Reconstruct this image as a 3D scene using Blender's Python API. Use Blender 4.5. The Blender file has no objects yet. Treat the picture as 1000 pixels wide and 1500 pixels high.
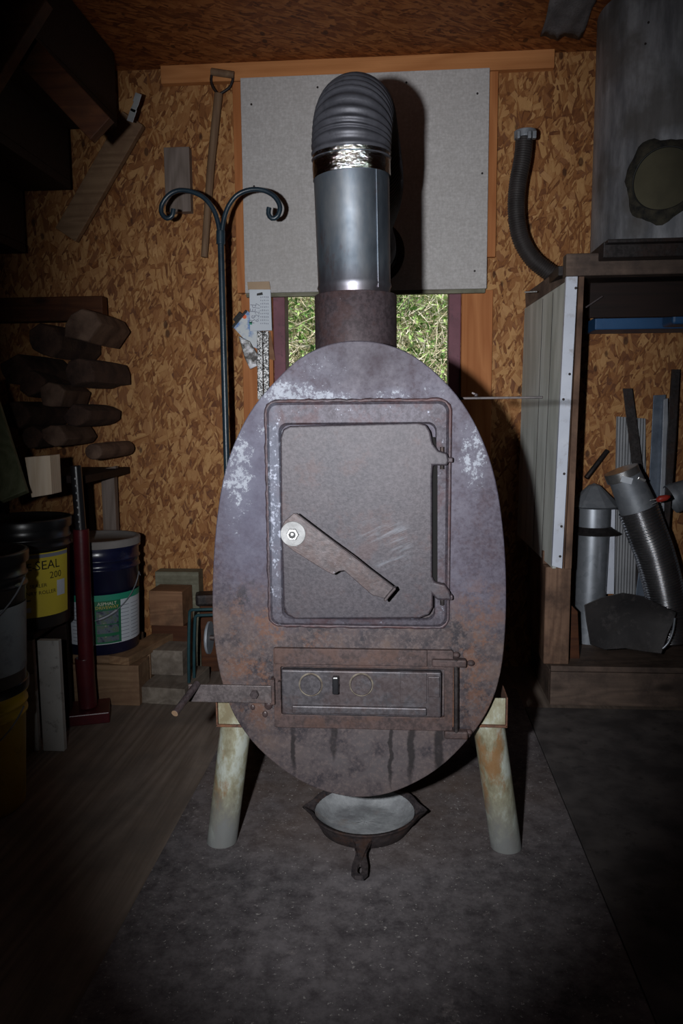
import bpy, bmesh, random
from math import *
from mathutils import Vector, Matrix, Euler
random.seed(7)
SC = bpy.context.scene; COL = SC.collection
# ------------------------------------------------------------------ survey of the room
PITCH, YAW, ROLL, F, H = radians(7.2), radians(4.4), 0.008, 1150., 1.15
fw = Vector((-sin(YAW)*cos(PITCH), cos(YAW)*cos(PITCH), -sin(PITCH)))
r0 = Vector((cos(YAW), sin(YAW), 0)); u0 = r0.cross(fw)
RT = r0*cos(ROLL)-u0*sin(ROLL); UP = r0*sin(ROLL)+u0*cos(ROLL)
def ray(px, py): return fw+RT*((px-500)/F)+UP*((750-py)/F)
def P(px, py, Y):
    d = ray(px, py); t = Y/d.y; return Vector((d.x*t, Y, H+d.z*t))
def Z(px, py, z=0.):
    d = ray(px, py); t = (z-H)/d.z; return Vector((d.x*t, d.y*t, z))
WY, CZ = 3.5, 2.614
# ------------------------------------------------------------------ mesh builder
class B:
    def __init__(s): s.bm = bmesh.new()
    def box(s, a, b, rot=None, piv=None):
        c = [(a[i]+b[i])/2 for i in range(3)]; d = [abs(b[i]-a[i]) for i in range(3)]
        r = bmesh.ops.create_cube(s.bm, size=1)['verts']
        for v in r:
            v.co = Vector((v.co.x*d[0], v.co.y*d[1], v.co.z*d[2]))
            if rot:
                if piv is None: v.co = Euler(rot).to_matrix() @ v.co
                else: v.co = Euler(rot).to_matrix() @ (v.co+Vector(c)-Vector(piv)) + Vector(piv) - Vector(c)
            v.co += Vector(c)
        return s
    def bar(s, p, q, w, t, up=(0, 0, 1)):
        p, q = Vector(p), Vector(q); d = (q-p).normalized(); u = Vector(up)
        sd = d.cross(u).normalized(); u = sd.cross(d).normalized()
        vs = []
        for e in (p, q):
            for a, b in ((-1, -1), (1, -1), (1, 1), (-1, 1)):
                vs.append(s.bm.verts.new(e+sd*(a*w/2)+u*(b*t/2)))
        for f in ((3, 2, 1, 0), (4, 5, 6, 7), (0, 1, 5, 4), (1, 2, 6, 5), (2, 3, 7, 6), (3, 0, 4, 7)):
            s.bm.faces.new([vs[i] for i in f])
        return s
    def tube(s, pts, r, n=16, cap=True, closed=False):
        pts = [Vector(p) for p in pts]; N = len(pts)
        rs = r if isinstance(r, (list, tuple)) else [r]*N
        rings = []; pu = None
        for i, p in enumerate(pts):
            if closed: t = (pts[(i+1) % N]-pts[i-1])
            else: t = pts[min(i+1, N-1)]-pts[max(i-1, 0)]
            t.normalize()
            if pu is None:
                pu = Vector((0, 0, 1)) if abs(t.z) < .9 else Vector((1, 0, 0))
            u = (pu-t*pu.dot(t)).normalized(); pu = u; w = t.cross(u)
            rings.append([s.bm.verts.new(p+(u*cos(2*pi*k/n)+w*sin(2*pi*k/n))*rs[i]) for k in range(n)])
        M = N if closed else N-1
        for i in range(M):
            a, b = rings[i], rings[(i+1) % N]
            for k in range(n):
                f = s.bm.faces.new((a[k], a[(k+1) % n], b[(k+1) % n], b[k])); f.smooth = True
        if cap and not closed:
            s.bm.faces.new(rings[0][::-1]); s.bm.faces.new(rings[-1])
        return s
    def lathe(s, prof, c, n=48, axis='z', a0=0, a1=2*pi, smooth=True):
        c = Vector(c); full = abs(a1-a0-2*pi) < 1e-6; m = n if full else n+1
        def pt(r, h, a):
            x, y = r*cos(a), r*sin(a)
            if axis == 'z': return c+Vector((x, y, h))
            if axis == 'y': return c+Vector((x, h, y))
            return c+Vector((h, x, y))
        cols = []
        for k in range(m):
            a = a0+(a1-a0)*k/n
            cols.append([s.bm.verts.new(pt(r, h, a)) for r, h in prof])
        for k in range(n):
            A, Bc = cols[k], cols[(k+1) % m]
            for j in range(len(prof)-1):
                f = s.bm.faces.new((A[j], Bc[j], Bc[j+1], A[j+1])); f.smooth = smooth
        bmesh.ops.remove_doubles(s.bm, verts=s.bm.verts, dist=1e-5)
        return s
    def prism(s, pts, y0, y1):
        """outline of (x,z) points pushed out along y"""
        a = [s.bm.verts.new((x, y0, z)) for x, z in pts]; b = [s.bm.verts.new((x, y1, z)) for x, z in pts]
        s.bm.faces.new(a); s.bm.faces.new(b[::-1]); n = len(pts)
        for i in range(n): s.bm.faces.new((a[i], b[i], b[(i+1) % n], a[(i+1) % n]))
        return s
    def ring(s, outer, inner, y0, y1):
        n = len(outer)
        def mk(pts, y): return [s.bm.verts.new((x, y, z)) for x, z in pts]
        o0, o1, i0, i1 = mk(outer, y0), mk(outer, y1), mk(inner, y0), mk(inner, y1)
        for k in range(n):
            j = (k+1) % n
            for q in ((o0[k], o0[j], i0[j], i0[k]), (o1[k], i1[k], i1[j], o1[j]), (o0[k], o1[k], o1[j], o0[j]), (i0[k], i0[j], i1[j], i1[k])):
                s.bm.faces.new(q)
        return s
    def sphere(s, c, r, sc=(1, 1, 1), u=16, v=10):
        vs = bmesh.ops.create_uvsphere(s.bm, u_segments=u, v_segments=v, radius=r)['verts']
        for q in vs: q.co = Vector((q.co.x*sc[0], q.co.y*sc[1], q.co.z*sc[2]))+Vector(c)
        for f in s.bm.faces: f.smooth = True
        return s
    def xf(s, rot, piv):
        m = Euler(rot).to_matrix(); piv = Vector(piv)
        for v in s.bm.verts: v.co = m @ (v.co-piv)+piv
        return s
    def jit(s, a):
        for v in s.bm.verts: v.co += Vector((random.uniform(-a, a), random.uniform(-a, a), random.uniform(-a, a)))
        return s
def finish(name, b, mat, org=(0, 0, 0), bev=0, seg=2, parent=None, label=None):
    bm = b.bm; bmesh.ops.recalc_face_normals(bm, faces=bm.faces); o3 = Vector(org)
    for v in bm.verts: v.co -= o3
    me = bpy.data.meshes.new(name); bm.to_mesh(me); bm.free(); fl_ = [p.use_smooth for p in me.polygons]; me.set_sharp_from_angle(angle=radians(72)); me.polygons.foreach_set('use_smooth', fl_)
    o = bpy.data.objects.new(name, me); COL.objects.link(o)
    if mat: me.materials.append(mat)
    if parent: o.parent = parent
    else: o.location = o3
    if bev:
        m = o.modifiers.new('bevel', 'BEVEL'); m.width = bev; m.segments = seg; m.limit_method = 'ANGLE'; m.angle_limit = radians(35)
    if label: o['label'] = label
    return o
def tag(o, label, cat, group=None, kind=None):
    o['label'] = label; o['category'] = cat
    if group: o['group'] = group
    if kind: o['kind'] = kind
    return o
class T:
    """a thing: Empty at its base, parts below it, all given in world metres"""
    def __init__(s, name, loc, label, cat, group=None):
        s.o = bpy.data.objects.new(name, None); COL.objects.link(s.o); s.o.location = loc; s.loc = Vector(loc)
        s.o.empty_display_size = .05; tag(s.o, label, cat, group)
    def part(s, name, b, mat, bev=0, seg=2, label=None): return finish(name, b, mat, s.loc, bev, seg, s.o, label)
    def sub(s, par, name, b, mat, bev=0, seg=2, label=None): return finish(name, b, mat, s.loc, bev, seg, par, label)
def solo(name, b, mat, label, cat, bev=0, seg=2, group=None, kind=None, org=None):
    if org is None:
        vs = [v.co for v in b.bm.verts]
        org = (sum(v.x for v in vs)/len(vs), sum(v.y for v in vs)/len(vs), min(v.z for v in vs))
    return tag(finish(name, b, mat, org, bev, seg), label, cat, group, kind)
def struct(name, b, mat, bev=0, parent=None, org=(0, 0, 0)):
    o = finish(name, b, mat, org, bev, 2, parent)
    if not parent: o['kind'] = 'structure'
    return o
# ------------------------------------------------------------------ material builder
class N:
    def __init__(s, name):
        s.m = bpy.data.materials.new(name); s.m.use_nodes = True; s.t = s.m.node_tree; s.n = s.t.nodes
        s.bs = s.n['Principled BSDF']
    def new(s, ty, **kw):
        n = s.n.new(ty)
        for k, v in kw.items(): setattr(n, k, v)
        return n
    def put(s, sock, v):
        if v is None: return
        if hasattr(v, 'links') or isinstance(v, bpy.types.NodeSocket): s.t.links.new(v, sock)
        elif isinstance(v, (tuple, list)) and len(v) == 3 and sock.type == 'RGBA': sock.default_value = (*v, 1)
        else: sock.default_value = v
    def pos(s): return s.new('ShaderNodeNewGeometry').outputs['Position']
    def obj(s): return s.new('ShaderNodeTexCoord').outputs['Object']
    def map(s, v, sc=(1, 1, 1), rot=(0, 0, 0), loc=(0, 0, 0)):
        n = s.new('ShaderNodeMapping'); s.put(n.inputs[0], v); n.inputs['Scale'].default_value = sc
        n.inputs['Rotation'].default_value = rot; n.inputs['Location'].default_value = loc; return n.outputs[0]
    def noise(s, v, sc=5, det=4, ro=.55, dist=0):
        n = s.new('ShaderNodeTexNoise'); s.put(n.inputs['Vector'], v); n.inputs['Scale'].default_value = sc
        n.inputs['Detail'].default_value = det; n.inputs['Roughness'].default_value = ro; n.inputs['Distortion'].default_value = dist
        return n.outputs['Fac']
    def vor(s, v, sc=5, feature='F1', dim='3D', out='Distance', rnd=1):
        n = s.new('ShaderNodeTexVoronoi', feature=feature, voronoi_dimensions=dim); s.put(n.inputs['Vector'], v)
        n.inputs['Scale'].default_value = sc; n.inputs['Randomness'].default_value = rnd; return n.outputs[out]
    def ramp(s, f, stops, interp='LINEAR'):
        n = s.new('ShaderNodeValToRGB'); s.put(n.inputs[0], f); e = n.color_ramp.elements; n.color_ramp.interpolation = interp
        while len(e) < len(stops): e.new(.5)
        for i, (p, c) in enumerate(stops):
            e[i].position = p; e[i].color = (*c, 1) if isinstance(c, (tuple, list)) else (c, c, c, 1)
        return n.outputs[0]
    def mix(s, f, a, b, bl='MIX'):
        n = s.new('ShaderNodeMix', data_type='RGBA', blend_type=bl); s.put(n.inputs['Factor'], f)
        s.put(n.inputs[6], a); s.put(n.inputs[7], b); return n.outputs[2]
    def math(s, op, a, b=0., c=None):
        n = s.new('ShaderNodeMath', operation=op); s.put(n.inputs[0], a); s.put(n.inputs[1], b)
        if c is not None: s.put(n.inputs[2], c)
        return n.outputs[0]
    def sep(s, v): n = s.new('ShaderNodeSeparateXYZ'); s.put(n.inputs[0], v); return n.outputs
    def comb(s, x, y, z):
        n = s.new('ShaderNodeCombineXYZ')
        for i, v in enumerate((x, y, z)): s.put(n.inputs[i], v)
        return n.outputs[0]
    def bump(s, h, st=.3, d=.01):
        n = s.new('ShaderNodeBump'); s.put(n.inputs['Height'], h); n.inputs['Strength'].default_value = st
        n.inputs['Distance'].default_value = d; s.t.links.new(n.outputs[0], s.bs.inputs['Normal']); return s
    def blob(s, x, z, cx, cz, rx, rz, ):
        a = s.math('POWER', s.math('DIVIDE', s.math('SUBTRACT', x, cx), rx), 2.); b = s.math('POWER', s.math('DIVIDE', s.math('SUBTRACT', z, cz), rz), 2.)
        n = s.math('SUBTRACT', 1., s.math('ADD', a, b)); return s.math('MAXIMUM', n, 0.)
    def done(s, col=None, rough=.6, metal=0., spec=None):
        s.put(s.bs.inputs['Base Color'], col); s.put(s.bs.inputs['Roughness'], rough); s.put(s.bs.inputs['Metallic'], metal)
        if spec is not None: s.bs.inputs['Specular IOR Level'].default_value = spec
        return s.m
def noisy(name, c1, c2, sc=8, rough=.6, metal=0., bump=.15, det=6, spec=None, grime=None, lo=.35, hi=.65, bd=.003):
    w = N(name); v = w.obj(); f = w.noise(v, sc, det); c = w.ramp(f, [(lo, c1), (hi, c2)])
    if grime: c = w.mix(w.ramp(w.noise(v, sc*3.1, 8, .7), [(.55, 0.), (.7, 1.)]), c, grime)
    if bump: w.bump(w.noise(v, sc*8, 6, .6), bump, bd)
    return w.done(c, rough, metal, spec)
def wood(name, c1, c2, axis='z', rough=.7, ring=18, knots=True, grime=None, obj=True, bump=.3):
    w = N(name); v = w.obj() if obj else w.pos()
    k = {'x': (.12, 1, 1), 'y': (1, .12, 1), 'z': (1, 1, .12)}[axis]
    vv = w.map(v, k); warp = w.noise(vv, 4, 3)
    fine = w.noise(w.map(v, tuple(q*q*1. if q < 1 else q for q in k)), 160, 3, .7)
    rg = w.math('FRACT', w.math('MULTIPLY', warp, ring)); rg = w.math('ABSOLUTE', w.math('SUBTRACT', rg, .5))
    f = w.math('ADD', w.math('MULTIPLY', rg, .8), w.math('MULTIPLY', fine, .6))
    c = w.ramp(f, [(.2, c1), (.75, c2)])
    if knots:
        kn = w.vor(w.map(v, tuple(.45 if q < 1 else q for q in k)), 4.5)
        c = w.mix(w.ramp(kn, [(.05, 1.), (.11, 0.)]), c, tuple(q*.35 for q in c1))
    if grime: c = w.mix(w.ramp(w.noise(v, 6, 8, .7), [(.45, 0.), (.65, .85)]), c, grime)
    w.bump(f, bump, .002)
    return w.done(c, rough, 0., .3)
def osb(name, plane, seed, angs, dark, mid, light, dim=1., chip=1.):
    w = N(name); p = w.sep(w.pos()); uv = w.comb(*{'xz': (p[0], p[2], 0.), 'xy': (p[0], p[1], 0.), 'yz': (p[1], p[2], 0.)}[plane])
    wp = w.noise(uv, 9, 2); tone = None; edge = None
    for i, (a, L, Wd, th) in enumerate(angs):
        wv = w.new('ShaderNodeVectorMath', operation='MULTIPLY_ADD'); w.put(wv.inputs[0], w.comb(wp, wp, 0.)); wv.inputs[1].default_value = (.012, .012, 0); w.put(wv.inputs[2], uv)
        v = w.map(w.map(wv.outputs[0], rot=(0, 0, radians(-a))), (1/L, 1/Wd, 1), (0, 0, 0), (seed*3.7+i*5.3, i*2.9+seed, 0))
        n = w.new('ShaderNodeTexVoronoi', feature='F1', voronoi_dimensions='2D', distance='CHEBYCHEV'); w.put(n.inputs['Vector'], v)
        n.inputs['Scale'].default_value = 1
        c = w.sep(n.outputs['Color'])
        msk = w.math('GREATER_THAN', c[0], th)
        gr = w.noise(w.map(v, (.9, 14, 1)), 2.2, 4, .65)
        t = w.math('ADD', w.math('MULTIPLY', c[1], .62), w.math('MULTIPLY', w.ramp(gr, [(.3, 0.), (.7, 1.)]), .36))
        # slim dark rim where a strand lies over the next
        t = w.math('SUBTRACT', t, w.math('MULTIPLY', w.math('GREATER_THAN', n.outputs['Distance'], .52), .16))
        tone = t if tone is None else w.mixf(msk, tone, t)
    spot = w.ramp(w.vor(w.map(uv, (1, .55, 1), (0, 0, .5)), 11), [(.09, 1.), (.13, 0.)])
    c = w.ramp(tone, [(.1, dark), (.38, mid), (.62, tuple((mid[i]+light[i])/2 for i in range(3))), (.95, light)])
    c = w.mix(w.math('MULTIPLY', spot, .8), c, tuple(q*.4 for q in dark))
    w.bump(tone, .5, .004)
    return w.done(c, .55, 0., .35)
def mixf(s, f, a, b):
    n = s.new('ShaderNodeMix', data_type='FLOAT'); s.put(n.inputs[0], f); s.put(n.inputs[2], a); s.put(n.inputs[3], b); return n.outputs[0]
N.mixf = mixf
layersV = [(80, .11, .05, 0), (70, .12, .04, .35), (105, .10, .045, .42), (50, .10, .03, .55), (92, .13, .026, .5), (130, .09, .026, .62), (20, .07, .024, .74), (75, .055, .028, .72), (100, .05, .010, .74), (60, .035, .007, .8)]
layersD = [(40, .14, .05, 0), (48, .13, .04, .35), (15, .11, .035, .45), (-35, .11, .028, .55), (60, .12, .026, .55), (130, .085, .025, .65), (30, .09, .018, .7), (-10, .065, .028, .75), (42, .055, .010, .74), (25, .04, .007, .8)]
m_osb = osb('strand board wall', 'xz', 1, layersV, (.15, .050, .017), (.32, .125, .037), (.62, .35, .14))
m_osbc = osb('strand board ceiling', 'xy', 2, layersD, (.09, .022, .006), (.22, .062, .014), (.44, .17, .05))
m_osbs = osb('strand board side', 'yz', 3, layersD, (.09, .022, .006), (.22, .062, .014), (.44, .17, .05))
m_fir = wood('orange fir', (.36, .12, .035), (.50, .20, .07), 'z', ring=10)
m_firx = wood('orange fir header', (.42, .16, .05), (.58, .25, .09), 'x', ring=10)
m_brown = wood('dark stained timber', (.055, .016, .006), (.10, .034, .012), 'x', grime=(.04, .015, .008))
m_black = wood('blackened timber', (.010, .005, .004), (.018, .008, .006), 'x')
m_postw = wood('scorched post timber', (.13, .07, .045), (.24, .14, .09), 'z', grime=(.06, .035, .025))
m_sootw = wood('sooty platform timber', (.10, .07, .055), (.16, .11, .085), 'x', grime=(.05, .035, .03))
m_lum = wood('tan offcut', (.18, .105, .058), (.30, .19, .11), 'x', grime=(.18, .10, .06))
m_lumy = wood('tan offcut end on', (.22, .12, .065), (.36, .22, .12), 'y', grime=(.15, .09, .05))
m_lumr = wood('reddish offcut', (.20, .095, .05), (.30, .16, .085), 'x', grime=(.11, .06, .035))
m_lumg = wood('weathered grey offcut', (.17, .14, .11), (.27, .23, .19), 'y', grime=(.10, .08, .065))
m_lumt = wood('green tinged offcut', (.15, .145, .10), (.24, .23, .17), 'x', grime=(.10, .09, .06))
m_greyw = wood('weathered grey board', (.15, .115, .095), (.24, .19, .165), 'z')
m_pale = wood('pale pine block', (.62, .48, .34), (.75, .62, .48), 'z')
m_handle = wood('worn ash handle', (.15, .085, .05), (.23, .145, .085), 'z', knots=False)
m_ofl = noisy('off white board paint', (.35, .34, .32), (.45, .44, .42), 6, .7, grime=(.12, .10, .09))
# floor plywood, long grain running away from the viewer
def m_floor_():
    w = N('grey plywood floor'); v = w.pos()
    vv = w.map(v, (1, .10, 1)); warp = w.noise(w.map(v, (1, .05, 1)), 2.2, 3, .5, .2)
    rg = w.math('ABSOLUTE', w.math('SUBTRACT', w.math('FRACT', w.math('MULTIPLY', warp, 34)), .5))
    fine = w.noise(w.map(v, (1, .03, 1)), 120, 3, .7)
    f = w.math('ADD', w.math('MULTIPLY', rg, .7), w.math('MULTIPLY', fine, .6))
    c = w.ramp(f, [(.2, (.135, .102, .080)), (.7, (.245, .195, .16))])
    c = w.mix(w.ramp(w.noise(v, 3.1, 6, .65), [(.45, 0.), (.68, .75)]), c, (.11, .095, .085))
    c = w.mix(w.ramp(w.vor(w.map(w.comb(w.math('ADD', w.sep(v)[0], w.math('MULTIPLY', w.noise(v, 9, 5), .25)), w.sep(v)[1], 0.), (1, .7, 1)), 3.3), [(.05, .8), (.16, 0.)]), c, (.045, .038, .034))
    c = w.mix(w.ramp(w.noise(v, 140, 2), [(.74, 0.), (.78, .6)]), c, (.35, .32, .3))
    w.bump(f, .3, .002); return w.done(c, .75, 0., .25)
m_floor = m_floor_()
def m_hearth_():
    w = N('sooty cement hearth sheet'); v = w.pos(); a = w.noise(v, 2.6, 9, .68); b = w.noise(v, 11, 8, .7)
    c = w.ramp(a, [(.36, (.070, .062, .066)), (.50, (.125, .108, .112)), (.64, (.20, .18, .188))])
    c = w.mix(.5, c, w.ramp(w.noise(v, 24, 10, .78), [(.38, (.040, .036, .040)), (.60, (.24, .22, .225))]))
    p = w.sep(v); br = w.blob(p[0], p[1], -.1, 2.35, .7, .55)
    c = w.mix(w.math('MULTIPLY', br, w.ramp(w.noise(v, 5, 5), [(.35, .2), (.65, .8)])), c, (.13, .085, .06))
    c = w.mix(w.ramp(w.noise(v, 130, 2), [(.68, 0.), (.71, .8)]), c, (.45, .42, .40))
    c = w.mix(w.ramp(w.noise(w.map(v, loc=(3, 1, 0)), 7, 10, .78), [(.60, 0.), (.66, .6)]), c, (.36, .32, .31))
    w.bump(b, .25, .003); return w.done(c, .8, 0., .2)
m_hearth = m_hearth_()
def m_board_():
    w = N('pale cement heat board'); v = w.pos(); c = w.ramp(w.noise(v, 90, 4, .7), [(.35, (.45, .43, .42)), (.65, (.58, .56, .555))])
    wv = w.noise(w.map(v, (.15, 1, 1)), 160, 2); wh = w.noise(w.map(v, (1, 1, .15)), 160, 2)
    c = w.mix(w.ramp(w.math('MULTIPLY', wv, wh), [(.15, .35), (.35, 0.)]), c, (.36, .34, .33))
    p = w.sep(v); c = w.mix(w.math('MULTIPLY', w.ramp(p[2], [(0., 0.), (1., 1.)]), 0.), c, c)
    c = w.mix(w.ramp(w.noise(v, 1.6, 5), [(.45, 0.), (.75, .35)]), c, (.40, .37, .35))
    w.bump(w.noise(v, 120, 3), .12, .002); return w.done(c, .8, 0., .25)
m_board = m_board_()
def m_plate_():
    w = N('purple heat stained tank steel'); v = w.pos(); p = w.sep(v); x, z = p[0], p[2]
    n1 = w.noise(v, 3.5, 8, .6); n2 = w.noise(v, 17, 10, .72); n3 = w.noise(v, 95, 6, .75); n5 = w.noise(w.map(v, loc=(4, 2, 7)), 21, 10, .78)
    c = w.ramp(n1, [(.38, (.046, .037, .054)), (.5, (.062, .052, .073)), (.62, (.080, .072, .096))])
    c = w.mix(w.math('MULTIPLY', w.ramp(n2, [(.5, 0.), (.6, 1.)]), .45), c, (.060, .034, .038))
    c = w.mix(w.math('MULTIPLY', w.ramp(n3, [(.45, 0.), (.62, 1.)]), .5), c, (.105, .096, .122))
    c = w.mix(w.math('MULTIPLY', w.ramp(n3, [(.38, 1.), (.46, 0.)]), .5), c, (.030, .022, .030))
    # darker crown round the collar
    c = w.mix(w.math('MULTIPLY', w.blob(x, z, -.08, 1.29, .17, .13), .6), c, (.034, .026, .033))
    # bluish left shoulder
    lg = w.blob(x, z, -.36, .98, .10, .30); c = w.mix(w.math('MULTIPLY', lg, .7), c, (.085, .085, .125))
    # rust: everything below the ash door band, ragged upper edge
    zz = w.math('ADD', z, w.math('MULTIPLY', w.math('SUBTRACT', n1, .5), .35))
    low = w.ramp(w.math('MULTIPLY', zz, .5), [(.30, 1.), (.375, 0.)])
    c = w.mix(w.math('MULTIPLY', low, .88), c, w.ramp(n2, [(.38, (.022, .018, .021)), (.5, (.062, .046, .045)), (.62, (.105, .072, .060))]))
    band = w.math('ADD', w.blob(x, z, -.31, .62, .17, .16), w.blob(x, z, .19, .56, .10, .22))
    band = w.math('ADD', band, w.blob(x, z, -.32, .47, .16, .12)); band = w.math('MINIMUM', band, 1.)
    c = w.mix(w.math('MULTIPLY', band, w.ramp(n5, [(.50, 0.), (.57, .75)])), c, (.135, .062, .036))
    c = w.mix(w.math('MULTIPLY', w.ramp(band, [(.1, 0.), (.5, 1.)]), w.ramp(w.noise(v, 10, 9, .7), [(.53, 0.), (.58, .9)])), c, (.018, .016, .021))
    # grey ash-washed belly
    c = w.mix(w.math('MULTIPLY', w.blob(x, z, -.10, .31, .25, .13), w.ramp(n2, [(.42, .2), (.58, .95)])), c, (.075, .066, .071))
    c = w.mix(w.math('MULTIPLY', w.math('MULTIPLY', low, w.ramp(n3, [(.5, 0.), (.6, 1.)])), .5), c, (.13, .10, .095))
    # tar runs under the ash door
    for cx, wd, z0, z1 in ((-.265, .008, .27, .41), (-.165, .010, .31, .40), (-.025, .007, .235, .415), (.025, .010, .25, .41), (.092, .014, .27, .41)):
        xx = w.math('ADD', x, w.math('MULTIPLY', w.math('SUBTRACT', w.noise(v, 30, 3), .5), .025))
        s = w.blob(xx, z, cx, (z0+z1)/2, wd, (z1-z0)/2+.02); c = w.mix(w.math('MULTIPLY', w.ramp(s, [(0., 0.), (.7, .85)]), w.ramp(n2, [(.36, .35), (.5, 1.)])), c, (.008, .006, .007))
    # flaked white mineral scale
    pm = None
    for cx, cz, rx, rz, k in ((-.28, 1.195, .12, .045, 1.1), (-.19, 1.18, .10, .030, 1.1), (-.18, 1.25, .07, .05, .45), (-.40, 1.02, .05, .11, .75), (-.02, 1.19, .05, .022, 1.), (.07, 1.19, .06, .03, .35),
                              (.155, 1.06, .03, .09, .75), (-.22, 1.098, .12, .012, .55), (-.295, .90, .016, .25, .4), (-.40, .93, .03, .1, .4), (-.385, 1.02, .045, .13, .9), (-.30, 1.10, .05, .05, .7), (.17, 1.05, .035, .12, .8), (-.05, .93, .25, .25, .10)):
        q = w.math('MULTIPLY', w.blob(x, z, cx, cz, rx, rz), k); pm = q if pm is None else w.math('MAXIMUM', pm, q)
    fl = w.noise(w.map(v, loc=(1, 5, 2)), 60, 10, .82)
    k = w.math('ADD', w.math('MULTIPLY', fl, 1.), w.math('MULTIPLY', pm, .175))
    c = w.mix(w.math('MULTIPLY', w.ramp(k, [(.63, 0.), (.68, 1.)]), w.ramp(pm, [(.02, 0.), (.2, 1.)])), c, (.30, .32, .36))
    c = w.mix(w.math('MULTIPLY', w.ramp(pm, [(.0, 0.), (.8, .40)]), .8), c, (.13, .135, .175))
    w.bump(n3, .22, .0025); return w.done(c, w.ramp(n2, [(.3, .50), (.7, .75)]), .15, .4)
m_plate = m_plate_()
def iron(name, a, b, rust=None, rough=.55, metal=.3, amt=.5):
    w = N(name); v = w.pos(); n2 = w.noise(v, 16, 8, .65); n3 = w.noise(v, 90, 5, .7)
    c = w.ramp(n2, [(.40, a), (.60, b)]); c = w.mix(.45, c, w.ramp(n3, [(.42, tuple(q*.6 for q in a)), (.58, tuple(q*1.3 for q in b))]))
    if rust: c = w.mix(w.math('MULTIPLY', w.ramp(w.noise(w.map(v, loc=(2, 3, 1)), 9, 9, .75), [(.5, 0.), (.58, 1.)]), amt), c, rust)
    c = w.mix(w.ramp(w.noise(v, 75, 4, .8), [(.66, 0.), (.72, .5)]), c, (.22, .21, .24))
    w.bump(n3, .3, .0015); return w.done(c, rough, metal, .5)
def m_door_():
    w = N('cast door iron'); v = w.pos(); p = w.sep(v); x, z = p[0], p[2]; n1 = w.noise(v, 5, 6, .6); n2 = w.noise(v, 17, 9, .72); n3 = w.noise(v, 110, 6, .78)
    c = w.ramp(n1, [(.40, (.032, .028, .038)), (.60, (.052, .040, .048))])
    c = w.mix(.45, c, w.ramp(n2, [(.42, (.025, .022, .029)), (.58, (.060, .050, .057))]))
    c = w.mix(.5, c, w.ramp(n3, [(.40, (.016, .013, .018)), (.60, (.075, .065, .075))]))
    c = w.mix(w.math('MULTIPLY', w.ramp(w.noise(w.map(v, loc=(2, 3, 1)), 8, 9, .75), [(.52, 0.), (.60, 1.)]), .3), c, (.075, .032, .026))
    c = w.mix(w.math('MULTIPLY', w.blob(x, z, -.17, .60, .18, .10), .3), c, (.030, .033, .044))
    sc = w.noise(w.map(w.map(v, rot=(0, radians(24), 0)), (.5, 1, 6)), 14, 8, .75)
    for cx, cz, rx, rz in ((-.045, .875, .075, .035), (-.02, .80, .05, .022), (.0, .84, .03, .05)):
        c = w.mix(w.math('MULTIPLY', w.blob(x, z, cx, cz, rx, rz), w.ramp(sc, [(.48, 0.), (.62, .6)])), c, (.15, .16, .185))
    w.bump(n3, .35, .0015); return w.done(c, .5, .15, .45)
m_door = m_door_()
m_frame = iron('door frame iron', (0.062, 0.054, 0.065), (0.102, 0.093, 0.110), (0.074, 0.025, 0.022), .55, .3, .55)
def m_frame_():
    w = N('scaled door frame casting'); v = w.pos(); p = w.sep(v); x, z = p[0], p[2]; n2 = w.noise(v, 17, 9, .72); n3 = w.noise(v, 100, 6, .75)
    c = w.ramp(n2, [(.40, (.050, .042, .054)), (.60, (.082, .074, .092))]); c = w.mix(.4, c, w.ramp(n3, [(.42, (.03, .024, .03)), (.58, (.12, .11, .13))]))
    c = w.mix(w.math('MULTIPLY', w.ramp(w.noise(v, 12, 9, .75), [(.5, 0.), (.58, 1.)]), .4), c, (.075, .032, .032))
    pm = w.math('MAXIMUM', w.blob(x, z, -.30, .95, .03, .30), w.math('MULTIPLY', w.blob(x, z, -.17, 1.10, .16, .022), 1.))
    fl = w.noise(v, 60, 9, .75); c = w.mix(w.math('MULTIPLY', pm, .55), c, (.13, .15, .20))
    c = w.mix(w.ramp(w.math('ADD', fl, w.math('MULTIPLY', pm, .12)), [(.63, 0.), (.67, .9)]), c, (.33, .35, .42))
    w.bump(n3, .3, .002); return w.done(c, .55, .25, .4)
m_frame = m_frame_()
m_weld = iron('reddish weld bead', (.040, .028, .034), (.075, .055, .064), (.085, .030, .026), .55, .2, .5)
m_rustf = iron('rusted frame iron', (.034, .022, .022), (.072, .046, .043), (.095, .048, .034), .7, .15, .5)
m_ash = iron('grey ash door iron', (0.053, 0.048, 0.055), (0.081, 0.074, 0.081), (0.074, 0.037, 0.028), .5, .4, .3)
m_rust = iron('orange rusted steel', (0.077, 0.038, 0.028), (0.140, 0.063, 0.035), (0.210, 0.084, 0.035), .8, .05, .7)
m_lever = iron('worn brown steel', (.040, .030, .033), (.070, .055, .057), (.06, .03, .024), .42, .25, .4)
m_lever2 = iron('worn grey brown steel', (.075, .062, .064), (.125, .105, .105), (.10, .05, .035), .45, .35, .4)
m_collar = iron('brown heat stained collar', (0.038, 0.027, 0.031), (0.062, 0.046, 0.051), (0.062, 0.031, 0.028), .6, .25, .5)
m_dark = iron('dark iron', (.022, .018, .018), (.045, .038, .038), (.05, .025, .018), .55, .5, .5)
m_bright = noisy('bright zinc steel', (.55, .55, .55), (.72, .72, .72), 40, .3, .9)
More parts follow.
